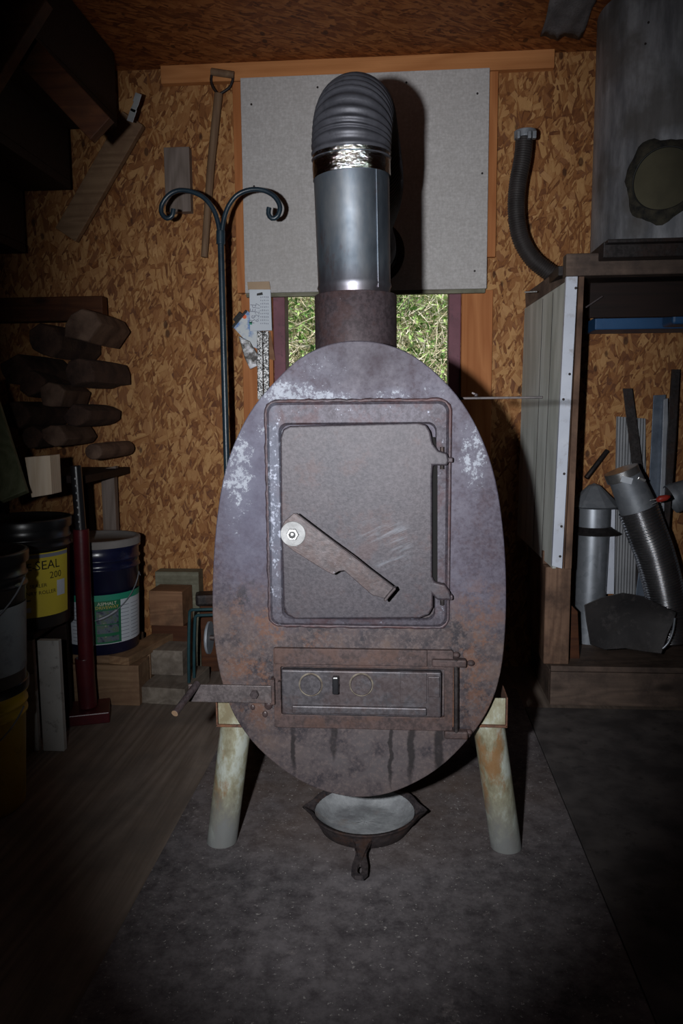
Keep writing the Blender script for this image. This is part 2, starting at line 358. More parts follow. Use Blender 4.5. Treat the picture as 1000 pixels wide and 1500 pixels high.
def m_blue_():
    w = N('blued steel pipe'); v = w.pos(); n = w.noise(w.map(v, (1, 1, .35)), 9, 7, .6)
    c = w.ramp(n, [(.38, (.15, .18, .22)), (.5, (.25, .29, .34)), (.62, (.36, .38, .41))])
    c = w.mix(w.ramp(w.noise(w.map(v, (1, 1, .45), loc=(0, 3, 1.3)), 9, 6, .65), [(.60, 0.), (.70, .75)]), c, (.20, .095, .07))
    p = w.sep(v); c = w.mix(w.ramp(p[2], [(0., 0.), (1., 1.)]), c, c)
    low = w.ramp(w.math('ADD', w.math('MULTIPLY', w.math('SUBTRACT', p[2], 1.45), 6.), w.math('MULTIPLY', n, .8)), [(.3, .8), (.8, 0.)])
    c = w.mix(low, c, (.12, .075, .08))
    w.bump(w.noise(v, 8, 3), .15, .01); return w.done(c, .40, .88, .5)
m_blue = m_blue_()
m_flex = noisy('dull grey flexible aluminium', (.050, .050, .060), (.078, .078, .092), 20, .5, .4, grime=(.04, .04, .048))
def m_foil_():
    w = N('crinkled shiny foil'); v = w.pos(); w.bump(w.noise(w.map(v, (1, 1, 2)), 35, 6, .6), .8, .01)
    return w.done((.75, .72, .68), .12, 1.)
m_foil = m_foil_()
def galv(name, a, b, rough=.4, metal=.7):
    w = N(name); v = w.obj(); c = w.mix(.5, w.ramp(w.vor(v, 45, out='Color'), [(.2, a), (.8, b)]), w.ramp(w.noise(v, 8, 6), [(.3, a), (.7, b)]))
    return w.done(c, rough, metal)
m_galv = galv('galvanised sheet', (.30, .33, .37), (.46, .49, .54))
m_galvd = galv('dull galvanised sheet', (.20, .22, .25), (.32, .34, .37), .55, .5)
m_flexg = noisy('shiny galvanised corrugated duct', (.38, .38, .40), (.52, .52, .54), 15, .27, .95, bump=0)
def m_leg_():
    w = N('limed galvanised leg pipe'); v = w.pos(); n = w.noise(w.map(v, (1, 1, .5)), 14, 8, .68)
    c = w.ramp(n, [(.39, (.19, .16, .095)), (.5, (.32, .31, .22)), (.59, (.47, .50, .44))])
    c = w.mix(w.ramp(w.noise(w.map(v, (1, 1, .4), loc=(2, 1, 4)), 11, 8, .72), [(.52, 0.), (.60, .8)]), c, (.27, .135, .05))
    p = w.sep(v); c = w.mix(w.ramp(w.math('ADD', p[2], w.math('MULTIPLY', w.math('SUBTRACT', n, .5), .3)), [(.04, .9), (.17, 0.)]), c, (.25, .26, .26))
    w.bump(n, .35, .002); return w.done(c, .6, .1, .4)
m_leg = m_leg_()
m_wrought = noisy('blue black hook enamel', (.010, .022, .035), (.020, .040, .058), 20, .35, 0, spec=.6)
m_teal = noisy('dark teal painted rod', (.012, .045, .055), (.02, .065, .075), 20, .35, 0, spec=.6)
m_redp = noisy('dark red paint', (.055, .005, .009), (.085, .008, .012), 12, .35, 0, grime=(.05, .01, .02), spec=.5)
m_blackp = noisy('black plastic', (.010, .010, .012), (.018, .018, .02), 12, .3, 0, bump=.05, spec=.6)
m_navy = noisy('navy plastic pail', (.006, .008, .030), (.012, .014, .045), 12, .25, 0, bump=.05, spec=.6)
m_yel = noisy('yellow plastic', (.60, .40, .02), (.72, .50, .03), 5, .4, 0, bump=.05, grime=(.42, .28, .03), spec=.5)
m_ylab = noisy('yellow paper label', (.68, .54, .05), (.76, .62, .07), 5, .5, 0, bump=0)
m_glab = noisy('green label band', (.02, .26, .16), (.03, .32, .20), 5, .5, 0, bump=0)
m_gdk = noisy('dark green label panel', (.015, .13, .06), (.02, .17, .08), 5, .5, 0, bump=0)
m_wlab = noisy('white paper label', (.55, .60, .66), (.66, .70, .76), 5, .6, 0, bump=0)
m_grlab = noisy('grey bucket label', (.24, .27, .29), (.33, .36, .38), 4, .6, 0, bump=0, grime=(.16, .18, .20))
m_ink = noisy('black ink', (.01, .01, .01), (.02, .02, .02), 5, .6, 0, bump=0)
m_inkg = noisy('grey ink', (.22, .24, .30), (.28, .30, .36), 5, .6, 0, bump=0)
m_inkw = noisy('cream ink', (.70, .68, .52), (.8, .78, .6), 5, .6, 0, bump=0)
m_inky = noisy('ochre ink', (.55, .42, .08), (.6, .46, .1), 5, .6, 0, bump=0)
def m_photo_(seed):
    w = N('printed label picture'); v = w.obj(); f = w.noise(w.map(v, loc=(seed, 0, 0)), 40, 5, .6)
    return w.done(w.ramp(f, [(.35, (.02, .03, .05)), (.5, (.13, .16, .20)), (.62, (.10, .16, .09)), (.75, (.5, .5, .5))]), .5)
m_photo = m_photo_(3)
m_lid = noisy('dusty grey lid', (.16, .15, .14), (.24, .22, .21), 6, .8, 0)
m_purple = noisy('plum painted window frame', (.15, .045, .065), (.20, .065, .09), 12, .6, 0, grime=(.10, .035, .05))
m_whitep = noisy('white edge paint', (.62, .66, .76), (.74, .78, .88), 7, .5, 0, grime=(.45, .45, .48))
def m_panel_():
    w = N('greenish grey sheet panel'); v = w.pos(); n = w.noise(w.map(v, (1, 1, .12)), 22, 5)
    c = w.ramp(n, [(.38, (.40, .41, .37)), (.62, (.58, .59, .55))]); w.bump(n, .15, .003); return w.done(c, .55, 0., .4)
m_panel = m_panel_()
def m_hood_():
    w = N('streaked sheet metal hood'); v = w.obj(); n = w.noise(w.map(v, (1, 1, .22)), 9, 8, .65); n2 = w.noise(v, 4, 5)
    c = w.ramp(n, [(.38, (.14, .145, .16)), (.5, (.26, .265, .285)), (.62, (.42, .43, .46))])
    c = w.mix(w.ramp(n2, [(.48, 0.), (.60, .7)]), c, (.12, .11, .10))
    w.bump(n2, .2, .01); return w.done(c, .55, .35, .4)
m_hood = m_hood_()
m_char = noisy('charred port rim', (.010, .010, .010), (.06, .052, .035), 30, .9, 0, bump=.6, bd=.008)
m_tan = noisy('dim tan inside', (.065, .058, .036), (.10, .09, .055), 8, .9)
m_rub = noisy('brown black corrugated hose', (.022, .018, .017), (.038, .031, .030), 20, .5, 0, bump=.05)
m_scut = noisy('soot black sheet steel', (.030, .028, .030), (.055, .050, .050), 7, .5, .3, grime=(.09, .08, .08))
m_bluet = noisy('blue painted tray', (.015, .07, .18), (.02, .09, .22), 6, .5, 0)
m_cloth = noisy('grey felt sheet', (.10, .095, .10), (.17, .16, .165), 14, .95, 0, bump=.6, bd=.01)
m_alu = noisy('grey aluminium strip', (.30, .32, .36), (.42, .44, .48), 10, .45, .4)
m_steelb = noisy('blue grey steel strip', (.10, .13, .18), (.22, .26, .32), 9, .45, .6)
m_redg = noisy('red tool grip', (.35, .03, .02), (.45, .045, .03), 10, .4, 0)
m_skil = iron('rusty skillet iron', (.034, .029, .033), (.075, .060, .060), (.13, .066, .042), .6, .3, .5)
def m_skilin_():
    w = N('ashy pan inside'); v = w.pos(); c = w.ramp(w.noise(v, 16, 8, .7), [(.32, (.17, .17, .18)), (.5, (.27, .28, .29)), (.7, (.40, .41, .42))])
    c = w.mix(w.ramp(w.noise(w.map(v, loc=(3, 3, 3)), 10, 6), [(.6, 0.), (.75, .5)]), c, (.25, .15, .10))
    w.bump(w.noise(v, 40, 6), .5, .004); return w.done(c, .9, 0., .2)
m_skilin = m_skilin_()
m_wood_end = noisy('firewood bark', (.022, .009, .006), (.07, .035, .022), 14, .9, 0, bump=.8, bd=.01)
m_logend = noisy('split firewood face', (.05, .024, .015), (.15, .09, .06), 12, .85, 0, bump=.5, bd=.006)
m_spring = noisy('grey metal spring latch', (.30, .31, .32), (.45, .46, .47), 15, .5, .4)
m_greenp = wood('olive stained plank', (.07, .08, .04), (.13, .14, .08), 'z')
def m_glass_():
    w = N('window glass'); t = w.new('ShaderNodeBsdfTransparent'); g = w.new('ShaderNodeBsdfGlossy'); g.inputs['Roughness'].default_value = .02
    mx = w.new('ShaderNodeMixShader'); mx.inputs[0].default_value = .04; t.inputs[0].default_value = (.97, .98, .97, 1)
    w.t.links.new(t.outputs[0], mx.inputs[1]); w.t.links.new(g.outputs[0], mx.inputs[2]); w.t.links.new(mx.outputs[0], w.n['Material Output'].inputs[0]); return w.m
m_glass = m_glass_()

# ------------------------------------------------------------------ ROOM
XL, XR, YR = -1.95, 1.75, -1.6
wx0, wx1, wz0, wz1 = -.562, .254, 1.0, 1.70
struct('floor', B().box((XL, YR, -.12), (XR, WY, 0)), m_floor)
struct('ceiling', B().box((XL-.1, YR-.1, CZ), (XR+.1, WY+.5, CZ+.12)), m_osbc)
wb = B()
for a, b in (((XL, 0), (wx0, CZ)), ((wx1, 0), (XR, CZ)), ((wx0, 0), (wx1, wz0)), ((wx0, wz1), (wx1, CZ))):
    wb.box((a[0], WY, a[1]), (b[0], WY+.12, b[1]))
struct('wall_back', wb, m_osb)
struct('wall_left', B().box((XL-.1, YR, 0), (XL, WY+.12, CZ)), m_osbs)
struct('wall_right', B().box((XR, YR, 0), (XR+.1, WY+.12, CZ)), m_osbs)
struct('wall_front', B().box((XL-.1, YR-.1, 0), (XR+.1, YR, CZ)), m_osb)
# window
win = bpy.data.objects.new('window_1', None); COL.objects.link(win); win.location = (-.154, WY, wz0); win['kind'] = 'structure'
fr = B(); t = .052
for a, b in (((wx0, wz0), (wx0+t, wz1)), ((wx1-t, wz0), (wx1, wz1)), ((wx0+t, wz0), (wx1-t, wz0+t)), ((wx0+t, wz1-.03), (wx1-t, wz1))):
    fr.box((a[0], WY-.012, a[1]), (b[0], WY+.10, b[1]))
finish('window_frame', fr, m_purple, win.location, .003, 2, win)
finish('pane', B().box((wx0+t, WY+.05, wz0+t), (wx1-t, WY+.054, wz1-.03)), m_glass, win.location, 0, 2, win)
# trim timbers around the heat board
struct('trim_1', B().box((-1.02, WY-.035, CZ-.072), (.62, WY, CZ)), m_firx, .002)
struct('trim_2', B().box((-.715, WY-.028, 1.672), (-.655, WY, CZ-.074)), m_fir, .002)
struct('trim_3', B().box((.335, WY-.030, 1.80), (.395, WY, CZ-.074)), m_fir, .002)
struct('trim_4', B().box((wx1+.002, WY-.022, 0), (.388, WY, 1.665)), m_fir, .002)
struct('trim_5', B().box((-.70, WY-.022, 0), (wx0-.002, WY, 1.665)), m_fir, .002)
# heat board and its nails
bd = T('heat_shield_board', (-.159, WY-.05, 1.667), 'pale grey cement board nailed high on the wall behind the stove pipe', 'board')
BY = WY-.052
bd.part('board_sheet', B().prism([(-.676, 1.667), (.357, 1.667), (.357, 2.545), (-.676, 2.545)], BY, WY-.036), m_board, .002)
bd.part('lower_edge_strip', B().box((-.672, BY+.002, 1.650), (.352, WY-.024, 1.6665)), m_lumt, .002, label='greenish wooden batten along the bottom edge')
for px, py in ((368, 153), (465, 128), (595, 121), (699, 137), (372, 273), (706, 254), (695, 397)):
    q = P(px, py, BY); bd.part('nail', B().lathe([(0, -.002), (.0045, -.0015), (.0045, .001), (0, .001)], (q.x, BY, q.z), 12, 'y'), m_dark)
# outside
def m_bank_():
    w = N('grassy bank'); v = w.pos(); n = w.noise(v, 3, 8, .7)
    c = w.ramp(n, [(.35, (.06, .09, .025)), (.5, (.16, .19, .07)), (.62, (.34, .28, .17)), (.75, (.42, .38, .28))]); w.bump(n, .8, .1); return w.done(c, .9)
m_bank = m_bank_()
g = B(); nx, ny = 30, 24; vs = []
for j in range(ny+1):
    for i in range(nx+1):
        x = -4+8*i/nx; y = 3.75+8*j/ny; z = -.05+max(0, y-5)*.85+random.uniform(-.12, .12)*(y > 5)
        vs.append(g.bm.verts.new((x, y, z)))
for j in range(ny):
    for i in range(nx):
        k = j*(nx+1)+i; g.bm.faces.new((vs[k], vs[k+1], vs[k+nx+2], vs[k+nx+1])).smooth = True
struct('ground', g, m_bank)
def leafy(name, n, cx, cz0, cz1, cols, size, wid, label, cat):
    w = N(name); c = w.ramp(w.new('ShaderNodeObjectInfo').outputs['Random'], [(0, cols[0]), (1, cols[0])])
    c = w.ramp(w.vor(w.pos(), 14, out='Color'), [(.15, cols[0]), (.5, cols[1]), (.85, cols[2])])
    m = w.done(c, .6, 0, .3); b = B()
    for i in range(n):
        x = random.uniform(*cx); y = random.uniform(5.6, 7.6); z = -.05+(y-5)*.85+random.uniform(.0, .45)
        d = Vector((random.gauss(0, 1), random.gauss(0, 1), random.gauss(0, 1))).normalized(); e = d.cross(Vector((random.gauss(0, 1), random.gauss(0, 1), random.gauss(0, 1)))).normalized()
        s = size*random.uniform(.5, 1.3); p = Vector((x, y, z)); q = s*wid
        v = [b.bm.verts.new(p-d*s), b.bm.verts.new(p+e*q), b.bm.verts.new(p+d*s), b.bm.verts.new(p-e*q)]
        b.bm.faces.new(v)
    return solo(name, b, m, label, cat, kind='stuff')
leafy('shrub_foliage', 9000, (-1.5, .9), 0, 0, [(.05, .14, .03), (.20, .36, .09), (.42, .55, .20)], .035, .35, 'bright green foliage on the sunny bank outside the window', 'foliage')
leafy('dry_grass', 9000, (-1.5, .9), 0, 0, [(.45, .38, .26), (.66, .58, .44), (.85, .80, .68)], .12, .03, 'dry straw coloured stalks among the green foliage outside the window', 'grass')

# ------------------------------------------------------------------ HEARTH
solo('hearth_sheet', B().box((-.626, .35, .0005), (.476, 3.18, .012)), m_hearth, 'large sooty dark grey cement sheet lying on the floor under the stove', 'hearth', .002, org=(-.075, 2, 0))
GZ = .012
solo('sooty_sheet', B().box((.480, .35, .0005), (XR-.02, 2.98, .009)), noisy('dark trodden sheet', (.055, .048, .047), (.12, .105, .10), 7, .85, 0, grime=(.04, .035, .034), lo=.4, hi=.62), 'dark trodden floor sheet right of the hearth sheet, reaching the forge bench', 'sheet', .002, org=(1, 1.8, 0))

# ------------------------------------------------------------------ STOVE
SY = 1.84
left = [(520, 499), (480, 505), (440, 524), (405, 556), (372, 595), (348, 638), (330, 688), (318, 755), (312, 830), (311, 900), (316, 955), (326, 1003), (344, 1050), (378, 1096), (428, 1137), (478, 1160), (530, 1168)]
right = [(582, 1158), (640, 1127), (688, 1080), (717, 1035), (733, 985), (740, 920), (741, 850), (737, 780), (726, 705), (706, 643), (677, 590), (640, 548), (600, 518), (560, 503)]
def smooth_loop(pts, sub=4):
    out = []; n = len(pts)
    for i in range(n):
        p0, p1, p2, p3 = (Vector(pts[(i+k) % n]) for k in (-1, 0, 1, 2))
        for k in range(sub):
            t = k/sub; out.append(.5*((2*p1)+(p2-p0)*t+(2*p0-5*p1+4*p2-p3)*t*t+(3*p1-p0-3*p2+p3)*t**3))
    return out
outl = [P(px, py, SY) for px, py in left+right]; outl = smooth_loop([(p.x, p.z) for p in outl])
cxs, czs = -.105, .76
stove = T('wood_stove', (-.105, 2.25, GZ), 'upright oval wood stove made from an old tank, rusty near the bottom, with cast door', 'stove')
stove.part('front_plate', B().prism([tuple(p) for p in outl], SY, SY+.010), m_plate, .0025)
tk = B(); inn = [((p[0]-cxs)*.965+cxs, (p[1]-czs)*.975+czs) for p in outl]; prev = None
for y, s in ((SY+.010, 1), (2.2, 1), (2.55, 1), (2.68, .985), (2.73, .93), (2.75, .80)):
    rg = [tk.bm.verts.new(((p[0]-cxs)*s+cxs, y, (p[1]-czs)*s+czs)) for p in inn]
    if prev:
        for k in range(len(rg)):
            tk.bm.faces.new((prev[k], prev[(k+1) % len(rg)], rg[(k+1) % len(rg)], rg[k])).smooth = True
    else: tk.bm.faces.new(rg)
    prev = rg
tk.bm.faces.new(prev[::-1]); stove.part('tank_body', tk, m_plate)
def resample(pts, step):
    o = [pts[0]]; acc = 0
    for a, b in zip(pts, pts[1:]):
        L = (b-a).length
        while L > 1e-9 and acc+L >= step:
            t = (step-acc)/L; a = a.lerp(b, t); o.append(a); L = (b-a).length; acc = 0
        acc += L
    return o
def rr(x0, z0, x1, z1, r, n=6):
    o = []
    for cx, cz, a in ((x1-r, z1-r, 0), (x0+r, z1-r, 90), (x0+r, z0+r, 180), (x1-r, z0+r, 270)):
        for k in range(n+1): q = radians(a+90*k/n); o.append((cx+r*cos(q), cz+r*sin(q)))
    return o
def fp(px, py, y=SY): p = P(px, py, y); return (p.x, p.z)
ax0, az1 = fp(391, 590); ax1, az0 = fp(654, 917)
# door frame: sloped casting ring
fo = rr(ax0, az0, ax1, az1, .022); fi = rr(ax0+.033, az0+.02, ax1-.030, az1-.052, .02)
fb = B(); rings = []
for pts, y in ((fo, SY), (fo, SY-.008), (rr(ax0+.006, az0+.006, ax1-.006, az1-.006, .02), SY-.013), (rr(ax0+.028, az0+.017, ax1-.028, az1-.047, .02), SY-.015), (fi, SY-.008), (fi, SY-.001)):
    rings.append([fb.bm.verts.new((x, y, z)) for x, z in pts])
for a, b in zip(rings, rings[1:]):
    for k in range(len(a)): fb.bm.faces.new((a[k], a[(k+1) % len(a)], b[(k+1) % len(a)], b[k]))
dfm = stove.part('door_frame', fb, m_frame, 0)
wp = [Vector((x+random.uniform(-.001, .001), SY-.001, z+random.uniform(-.001, .001))) for x, z in resample([Vector(q) for q in rr(ax0-.003, az0-.003, ax1+.003, az1+.003, .024, 8)], .011)]
stove.part('weld_bead', B().tube(wp, [random.uniform(.0035, .006) for _ in wp], 8, closed=True), m_weld)
# door with hinge lugs
stove.part('hinge_gap_shade', B().prism([fp(628, 640), fp(636, 640), fp(640, 660), fp(640, 852), fp(628, 852)], SY-.0165, SY-.006), noisy('painted gap shade black', (.002, .002, .002), (.004, .003, .003), 9, .95, 0, bump=0), 0, label='black strip standing in for the shade between the door edge and its frame')  # black sheet laid on the frame, paints the shade along the hinge side
DY = SY-.032
dpx = [(424, 624), (612, 619), (624, 622), (630, 632), (634, 650), (642, 660), (655, 664), (657, 674), (655, 682), (634, 682), (633, 700), (633, 845), (637, 853), (652, 857), (659, 868), (661, 879), (640, 879), (634, 872),
       (634, 890), (628, 901), (614, 906), (432, 907), (420, 901), (415, 890), (411, 760), (410, 642), (414, 629)]
dp = [fp(*q, DY) for q in dpx]
door = stove.part('door', B().prism(dp, DY, SY-.010), m_door, .008, 4)
for py0, py1 in ((655, 688), (856, 889)):
    a = P(648, py0, DY); b = P(648, py1, DY)
    stove.sub(door, 'hinge_pin', B().tube([(a.x, SY-.014, a.z), (b.x, SY-.014, b.z)], .0055, 10), m_dark, .001)
for py in (673, 872):
    q = P(651, py, SY)
    hb = B().box((q.x-.016, SY-.026, q.z-.006), (q.x+.018, SY-.0, q.z+.006))
    stove.part('hinge_lug', hb, m_weld, .003)
# raised rim detail of the door
# latch handle
LY = SY-.088
hx = [(411, 775), (417, 763), (430, 752), (436, 754), (520, 815), (578, 862), (568, 878), (545, 872), (504, 836), (496, 837), (488, 842), (476, 836), (428, 806), (416, 796)]
lat = stove.part('latch_handle', B().prism([fp(*q, LY) for q in hx], LY, LY+.004), m_lever, .0012, label='flat brown steel latch handle slanting down to the right')
a = P(434, 752, LY); b = P(578, 861, LY); d = (b-a).normalized()
stove.sub(lat, 'folded_edge', B().bar(a+Vector((0, -.004, 0)), b+Vector((0, -.004, 0)), .003, .012, (0, 1, 0)), m_lever, .001)
a = P(563, 879, LY-.008); b = P(579, 860, LY-.008)
stove.sub(lat, 'end_lip', B().bar(a, b, .006, .022, (0, 1, 0)), m_lever, .002)
q = P(429, 782, LY); c0 = (q.x, LY, q.z)
stove.sub(lat, 'washer', B().lathe([(.0, -.002), (.028, -.002), (.029, 0), (.0, 0)], c0, 32, 'y', smooth=False), noisy('brushed washer', (.20, .20, .20), (.32, .32, .32), 40, .6, .35), label='polished round washer')
stove.sub(lat, 'nut', B().lathe([(0, -.012), (.013, -.012), (.0145, -.010), (.0145, -.002), (0, -.002)], c0, 6, 'y', smooth=False), m_bright)
stove.sub(lat, 'bolt', B().lathe([(0, -.020), (.007, -.020), (.008, -.018), (.008, .070), (0, .070)], c0, 14, 'y'), m_bright)
# ash door group
def fbx(x0, y0, x1, y1, yf, yb):
    a, b = fp(x0, y0), fp(x1, y1); return B().box((a[0], yf, min(a[1], b[1])), (b[0], yb, max(a[1], b[1])))
m_dusty = noisy('dusty tan crust', (.09, .07, .055), (.22, .19, .15), 60, .9, 0)
a0 = fp(401, 947); a1 = fp(662, 1068)
fr = B(); o = rr(a0[0], a1[1], a1[0], a0[1], .004, 2); i0 = fp(412, 974); i1 = fp(650, 1048)
fr.ring(o, rr(i0[0], i1[1], i1[0], i0[1], .003, 2), SY-.014, SY)
stove.part('ash_door_frame', fr, m_rustf, .002)
ad = stove.part('ash_door', fbx(414, 976, 645, 1046, SY-.026, SY-.002), m_ash, .004, 3)
stove.sub(ad, 'lower_lip', fbx(430, 1026, 624, 1041, SY-.036, SY-.024), m_ash, .003)
a = fp(586, 980); b = fp(622, 1024)
stove.sub(ad, 'slide_plate', fbx(586, 980, 624, 1024, SY-.029, SY-.026), m_ash, .001)
stove.sub(ad, 'end_plate', fbx(626, 985, 643, 1015, SY-.032, SY-.026), m_ash, .002)
stove.sub(ad, 'catch_plate', fbx(409, 993, 414, 1018, SY-.030, SY-.006), m_rustf, .001)
for px in (455, 529):
    q = P(px, 1003, SY-.026)
    stove.sub(ad, 'round_vent', B().lathe([(0, -.0045), (.024, -.0045), (.0255, -.003), (.0255, 0)], (q.x, SY-.026, q.z), 36, 'y', smooth=False), m_ash)
    stove.sub(ad, 'vent_edge', B().lathe([(.0256, -.001), (.0275, -.0025), (.0295, 0)], (q.x, SY-.026, q.z), 40, 'y'), m_dusty)
q = P(492, 1001, SY-.03)
stove.sub(ad, 'knob', B().lathe([(0, -.020), (.0085, -.019), (.0085, 0), (0, 0)], (q.x, SY-.026, q.z), 20, 'y').box((q.x-.0075, SY-.05, q.z-.0215), (q.x+.0075, SY-.032, q.z+.0215)), m_blackp, .003, label='shiny black knob')
for (x0, y0, x1, y1) in ((632, 962, 682, 974), (650, 1066, 684, 1078)):
    stove.part('hinge_lug', fbx(x0, y0, x1, y1, SY-.024, SY), m_rustf, .004)
for (px, py) in ((668, 958), (689, 970), (686, 1071)):
    q = P(px, py, SY); stove.part('rivet', B().sphere((q.x, SY-.006, q.z), .009, (1, 1, .8)), m_rustf)
a = P(668, 966, SY-.018); b = P(668, 1074, SY-.018); stove.part('hinge_rod', B().tube([a, b], .006, 12), m_dark)
stove.part('hinge_strip', fbx(656, 975, 664, 1063, SY-.012, SY), m_rust, .002)
stove.part('upper_band', fbx(403, 946, 625, 973, SY-.020, SY-.013), m_rustf, .002)
# left lever
lv = stove.part('draft_lever', fbx(281, 996, 401, 1023, SY-.034, SY-.026), m_lever2, .001)
q = P(373, 1016, SY-.034); stove.sub(lv, 'bolt_head', B().lathe([(0, -.012), (.010, -.012), (.011, -.010), (.011, 0), (0, 0)], (q.x, SY-.034, q.z), 6, 'y', smooth=False).lathe([(0, -.0), (.006, 0), (.006, .036), (0, .036)], (q.x, SY-.034, q.z), 12, 'y'), m_lever)
a = P(289, 1001, SY-.036); b = P(256, 1045, SY-.13)
stove.sub(lv, 'lever_grip', B().tube([a, b], .0085, 14), m_lever, .001)
stove.sub(lv, 'worn_tip', B().tube([b, b+(b-a).normalized()*.001], .0082, 14), noisy('worn copper end', (.35, .22, .13), (.42, .28, .18), 30, .5, .3))
stove.part('catch_stub', fbx(398, 990, 405, 1026, SY-.03, SY), m_rustf, .001)
for px, py, r in ((393, 1033, .010), (388, 1046, .007), (370, 1036, .006), (396, 1030, .008), (409, 1008, .006)):
    q = P(px, py, SY); stove.part('weld_blob', B().sphere((q.x, SY, q.z), r, (1, .5, 1.2)), m_lever)
# damper knob on the side of the tank
q = P(306, 934, 2.12)
dk = stove.part('side_damper', B().lathe([(0, -.006), (.040, -.005), (.046, -.002), (.046, .004), (0, .004)], (q.x, 2.12, q.z), 36, 'x'), m_galvd, label='round grey damper disc on the left flank')
stove.sub(dk, 'damper_rod', B().tube([(q.x, 2.12, q.z), (q.x+.10, 2.12, q.z)], .008, 10), m_dark)
# legs, galvanised pipe
LEG = []
for sx, (tx, ty), (bx, by) in ((-1, (347, 1050), (325, 1238)), (1, (714, 1050), (741, 1246))):
    tp = P(tx, ty, 1.93); bt = Z(bx, by-6, GZ)
    for dy in (0, .62):
        t_ = Vector((tp.x, tp.y+dy, tp.z)); b_ = Vector((bt.x, bt.y+dy*1.03, GZ)); dr = (b_-t_).normalized(); t2 = t_-dr*.004
        lb = B().tube([t2, t_, b_], .040, 28)
        for v in lb.bm.verts:
            if v.co.z < .05:
                k = (GZ-v.co.z)/dr.z; v.co += dr*k
        stove.part('leg', lb, m_leg, .002)
        s = 1 if sx > 0 else -1
        xo = tp.x+s*.043
        br = B().box((xo, t_.y-.05, tp.z-.006), (xo-s*.004, t_.y+.05, tp.z+.07)).box((xo-s*.10, t_.y-.05, tp.z-.008), (xo, t_.y+.05, tp.z-.002))
        stove.part('leg_bracket', br, m_rust, .001)
        stove.part('gusset_plate', B().box((xo-s*.005, t_.y-.046, tp.z-.0015), (xo-s*.098, t_.y-.041, tp.z+.066)), m_leg, .001)
# bar sticking out of the right flank
a = P(640, 584, 1.97); b = P(795, 582, 1.93)
stove.part('side_bar', B().bar(a, b, .009, .006), m_dark, .001, label='thin flat steel bar sticking out to the right')
q = P(697, 579, 1.95); stove.part('wing_nut', B().sphere((q.x, q.y, q.z), .005).bar((q.x-.010, q.y, q.z+.006), (q.x+.004, q.y, q.z), .003, .004), m_lever)
# collar
CY = 2.04; q = P(521, 480, CY); cx = q.x
zt = P(521, 424, CY-.104).z; zb = 1.24
stove.part('flue_collar', B().lathe([(.098, zb), (.104, zb), (.104, zt-.002), (.102, zt), (.092, zt), (.091, zt-.03), (.091, zb)], (cx, CY, 0), 64), m_collar)
# ------------------------------------------------------------------ STOVE PIPE
pz0 = zt-.03; pz1 = P(514, 243, CY-.096).z; tilt = P(514, 240, CY).x-P(519, 410, CY).x
sp = T('stove_pipe', (cx, CY, pz0), 'shiny blue-grey steel stove pipe standing in the stove collar', 'pipe')
pp = B(); R0 = .0905
pb = [(cx-.002+tilt*(z-pz0)/(pz1-pz0), CY, z) for z in (pz0, zt+.012, zt+.02, zt+.028, pz1-.1, pz1)]
pp.tube(pb, [R0, R0, R0+.0035, R0+.001, R0+.0025, R0+.0035], 64, cap=False)
sp.part('pipe_body', pp, m_blue)
ang = radians(-47)
sx = lambda z, r: (cx-.002+tilt*(z-pz0)/(pz1-pz0)+r*cos(ang), CY+r*sin(ang), z)
sp.part('lock_seam', B().tube([sx(pz0+.04, R0+.001), sx(pz1, R0+.0035)], .0025, 8), m_blue)
# flexible duct: up, over and back to the thimble in the heat board
tx = cx-.002+tilt; z2 = P(514, 213, CY-.1).z
th = P(545, 366, BY-.06)
fd = T('flexible_duct', (tx, CY, pz1), 'ribbed grey flexible duct bending back over the top of the stove pipe to the wall', 'duct')
ctrl = [Vector((tx, CY, z2-.005)), Vector((tx, CY, z2+.03)), Vector((tx+.003, CY+.015, z2+.085)), Vector((tx+.008, CY+.07, z2+.125)), Vector((tx+.015, CY+.17, z2+.125)), Vector((tx+.03, CY+.45, z2+.05)), Vector((th.x-.01, BY-.40, th.z+.02)), Vector((th.x, BY-.15, th.z)), Vector((th.x, BY-.02, th.z))]
def spline(pts, step):
    o = []; n = len(pts)
    for i in range(n-1):
        p0, p1, p2, p3 = pts[max(i-1, 0)], pts[i], pts[i+1], pts[min(i+2, n-1)]
        k = max(2, int((p2-p1).length/step))
        for j in range(k):
            t = j/k; o.append(.5*((2*p1)+(p2-p0)*t+(2*p0-5*p1+4*p2-p3)*t*t+(3*p1-p0-3*p2+p3)*t**3))
    o.append(pts[-1]); return o
def corrugated(ctrl, r, pitch, amp, n=40, per=6):
    pts = resample(spline(ctrl, pitch/per/2), pitch/per); return B().tube(pts, [r+amp*sin(2*pi*i/per) for i in range(len(pts))], n, cap=False)
fd.part('duct_hose', corrugated(ctrl, .096, .0135, .0036), m_flex)
fd.part('foil_band', B().tube([(tx-tilt*.15, CY, pz1-.004), (tx, CY, (pz1+z2)/2), (tx, CY, z2+.008)], [R0+.006, R0+.0065, R0+.006], 64, cap=False), m_foil, label='shiny crinkled foil tape band')
fd.part('wall_thimble', B().lathe([(.10, -.004), (.135, -.004), (.135, 0), (.10, 0)], (th.x, BY, th.z), 48, 'y').lathe([(.102, -.055), (.105, -.055), (.105, 0), (.102, 0)], (th.x, BY, th.z), 48, 'y'), m_dark, label='black round flange where the duct meets the wall')

